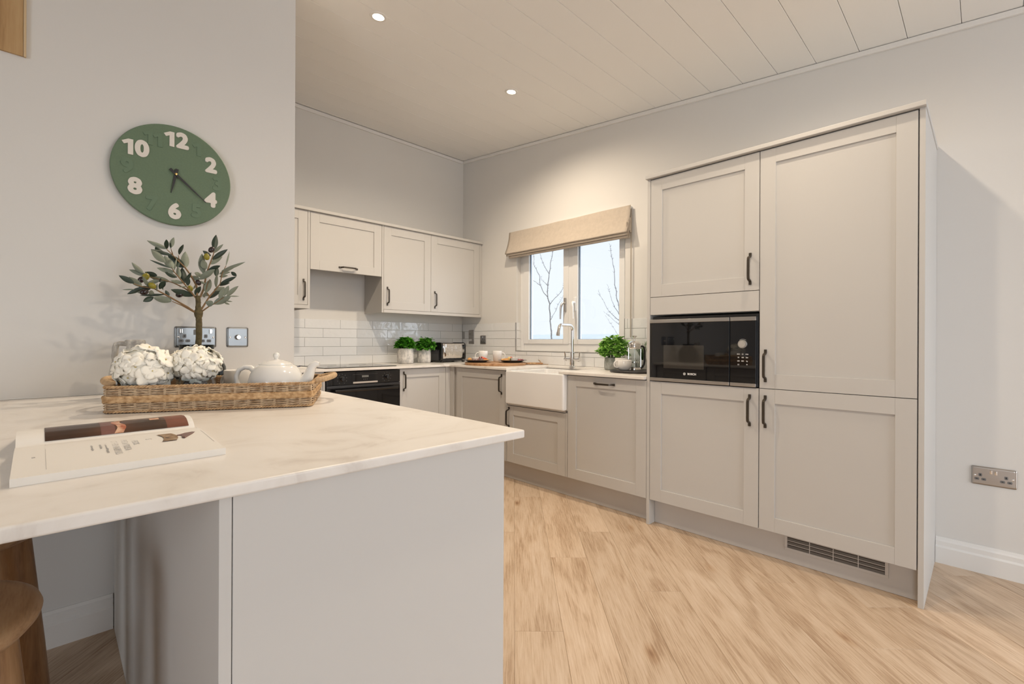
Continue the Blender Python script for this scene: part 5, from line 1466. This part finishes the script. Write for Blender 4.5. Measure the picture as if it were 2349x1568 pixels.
# booklets left of the hob
b = B(); b.box(-.10, -.07, 0, .10, .07, .006, .001, mtx=T(1.255, 3.62, ZW) @ RZ(.25)); tag(obj('booklet', b, M['paper']), 'thin white booklet lying left of the hob', 'booklet')
b = B(); b.box(-.09, -.065, 0, .09, .065, .005, .001, mtx=T(1.235, 3.66, ZW + .0065) @ RZ(.05)); bo = tag(obj('booklet', b, plain('navy_cover', (.06, .06, .12), .4)), 'navy-covered booklet on top of the white booklet', 'booklet')

# saplings outside
def sapling(data, label):
    root = thing('bare_sapling', label, 'tree', (6.0, data[0][0][0][1], -.34)); b = B(); first = True
    for path, r in data:
        P = [Vector(q) for q in path]
        if first: P = [Vector((6.0, P[0].y - .02, -.34))] + P
        Q = []
        for i in range(len(P) - 1):
            for k in range(4):
                q = P[i].lerp(P[i + 1], k / 4); Q.append(q + Vector((mnoise.noise(q * 9), mnoise.noise(q * 9 + Vector((5, 0, 0))), 0)) * .016)
        Q.append(P[-1]); n = len(Q)
        b.tube(Q, [r * .62 * (1.25 - .95 * i / (n - 1)) for i in range(n)], 6)
        rs = random.Random(len(Q))
        for k in range(int(n * 1.6)):
            q = Q[rs.randrange(n)]; d = Vector((rs.uniform(-.4, .4), rs.uniform(-1, 1), rs.uniform(.1, 1))).normalized() * rs.uniform(.01, .045)
            b.tube([q, q + d * .5 + Vector((0, 0, -.005)), q + d], [.0022, .0016, .0008], 4)
        if first: obj('trunk', b, M['saplingbark'], root, angle=180); b = B(); first = False
    obj('branches', b, M['saplingbark'], root, angle=180)
sapling(SAPLING_A, 'bare young tree seen through the left window pane')
sapling(SAPLING_B, 'bare young tree seen through the right window pane')

# ================================================================== LIGHT AND CAMERA
W = bpy.data.worlds.new('World'); SC.world = W; W.use_nodes = True
nt = W.node_tree; nt.nodes.clear(); wo = nt.nodes.new('ShaderNodeOutputWorld'); bg = nt.nodes.new('ShaderNodeBackground')
tc = nt.nodes.new('ShaderNodeTexCoord'); nz = N(nt, 'ShaderNodeTexNoise', Scale=2.5, Detail=3.0); nt.links.new(tc.outputs['Generated'], nz.inputs['Vector'])
r = ramp(nt, nz.outputs[0], [(.3, (.84, .92, 1.0)), (.7, (.90, .94, 1.0))]); nt.links.new(r.outputs[0], bg.inputs[0])
# overcast sky, its unseen southern side brightened to light the room
dp = N(nt, 'ShaderNodeVectorMath', operation='DOT_PRODUCT'); dp.inputs[1].default_value = (-.34, -.94, 0); nt.links.new(tc.outputs['Generated'], dp.inputs[0])
mr = N(nt, 'ShaderNodeMapRange', interpolation_type='SMOOTHSTEP')
mr.inputs['From Min'].default_value = -.15; mr.inputs['From Max'].default_value = .85; mr.inputs['To Min'].default_value = .98; mr.inputs['To Max'].default_value = 6.3
nt.links.new(dp.outputs['Value'], mr.inputs['Value']); nt.links.new(mr.outputs[0], bg.inputs[1])
nt.links.new(bg.outputs[0], wo.inputs[0])
def portal(loc, rot, sx, sy):
    l = bpy.data.lights.new('daylight_portal', 'AREA'); l.shape = 'RECTANGLE'; l.size = sx; l.size_y = sy; l.cycles.is_portal = True
    o = bpy.data.objects.new('daylight_portal', l); C.objects.link(o); o.location = loc; o.rotation_euler = rot
portal((XW + .10, 2.52, 1.5), (0, PI / 2, 0), 1.05, 1.18)
portal((1.925, YS - .04, 1.09), (PI / 2, 0, 0), 2.05, 2.18)
portal((XWST - .03, -1.4, 1.05), (0, -PI / 2, 0), 2.1, 1.8)

cam = bpy.data.cameras.new('camera'); co = bpy.data.objects.new('camera', cam); C.objects.link(co)
f, yaw, roll = 1071.32, math.radians(44.6143), math.radians(.2592)
cam.sensor_width = 36; cam.sensor_fit = 'HORIZONTAL'; cam.lens = f / 2349 * 36; cam.clip_start = .02; cam.clip_end = 300
cam.shift_y = -(784 - 782.92) / 2349
fw = Vector((math.sin(yaw), math.cos(yaw), 0)); rt = Vector((math.cos(yaw), -math.sin(yaw), 0)); up = Vector((0, 0, 1))
rt, up = rt * math.cos(roll) + up * math.sin(roll), up * math.cos(roll) - rt * math.sin(roll)
m = Matrix((rt, up, -fw)).transposed().to_4x4(); m.translation = (0, 0, 1.0751); co.matrix_world = m
SC.camera = co
vs = SC.view_settings; SC.display_settings.display_device = 'sRGB'
vs.view_transform = 'Standard'; vs.look = 'None'; vs.exposure = EXPO; vs.gamma = 1; vs.use_curve_mapping = False
cy = SC.cycles; cy.use_denoising = True; cy.max_bounces = 10; cy.diffuse_bounces = 5; cy.glossy_bounces = 5; cy.transparent_max_bounces = 16; cy.sample_clamp_indirect = 6; cy.caustics_reflective = False; cy.caustics_refractive = False
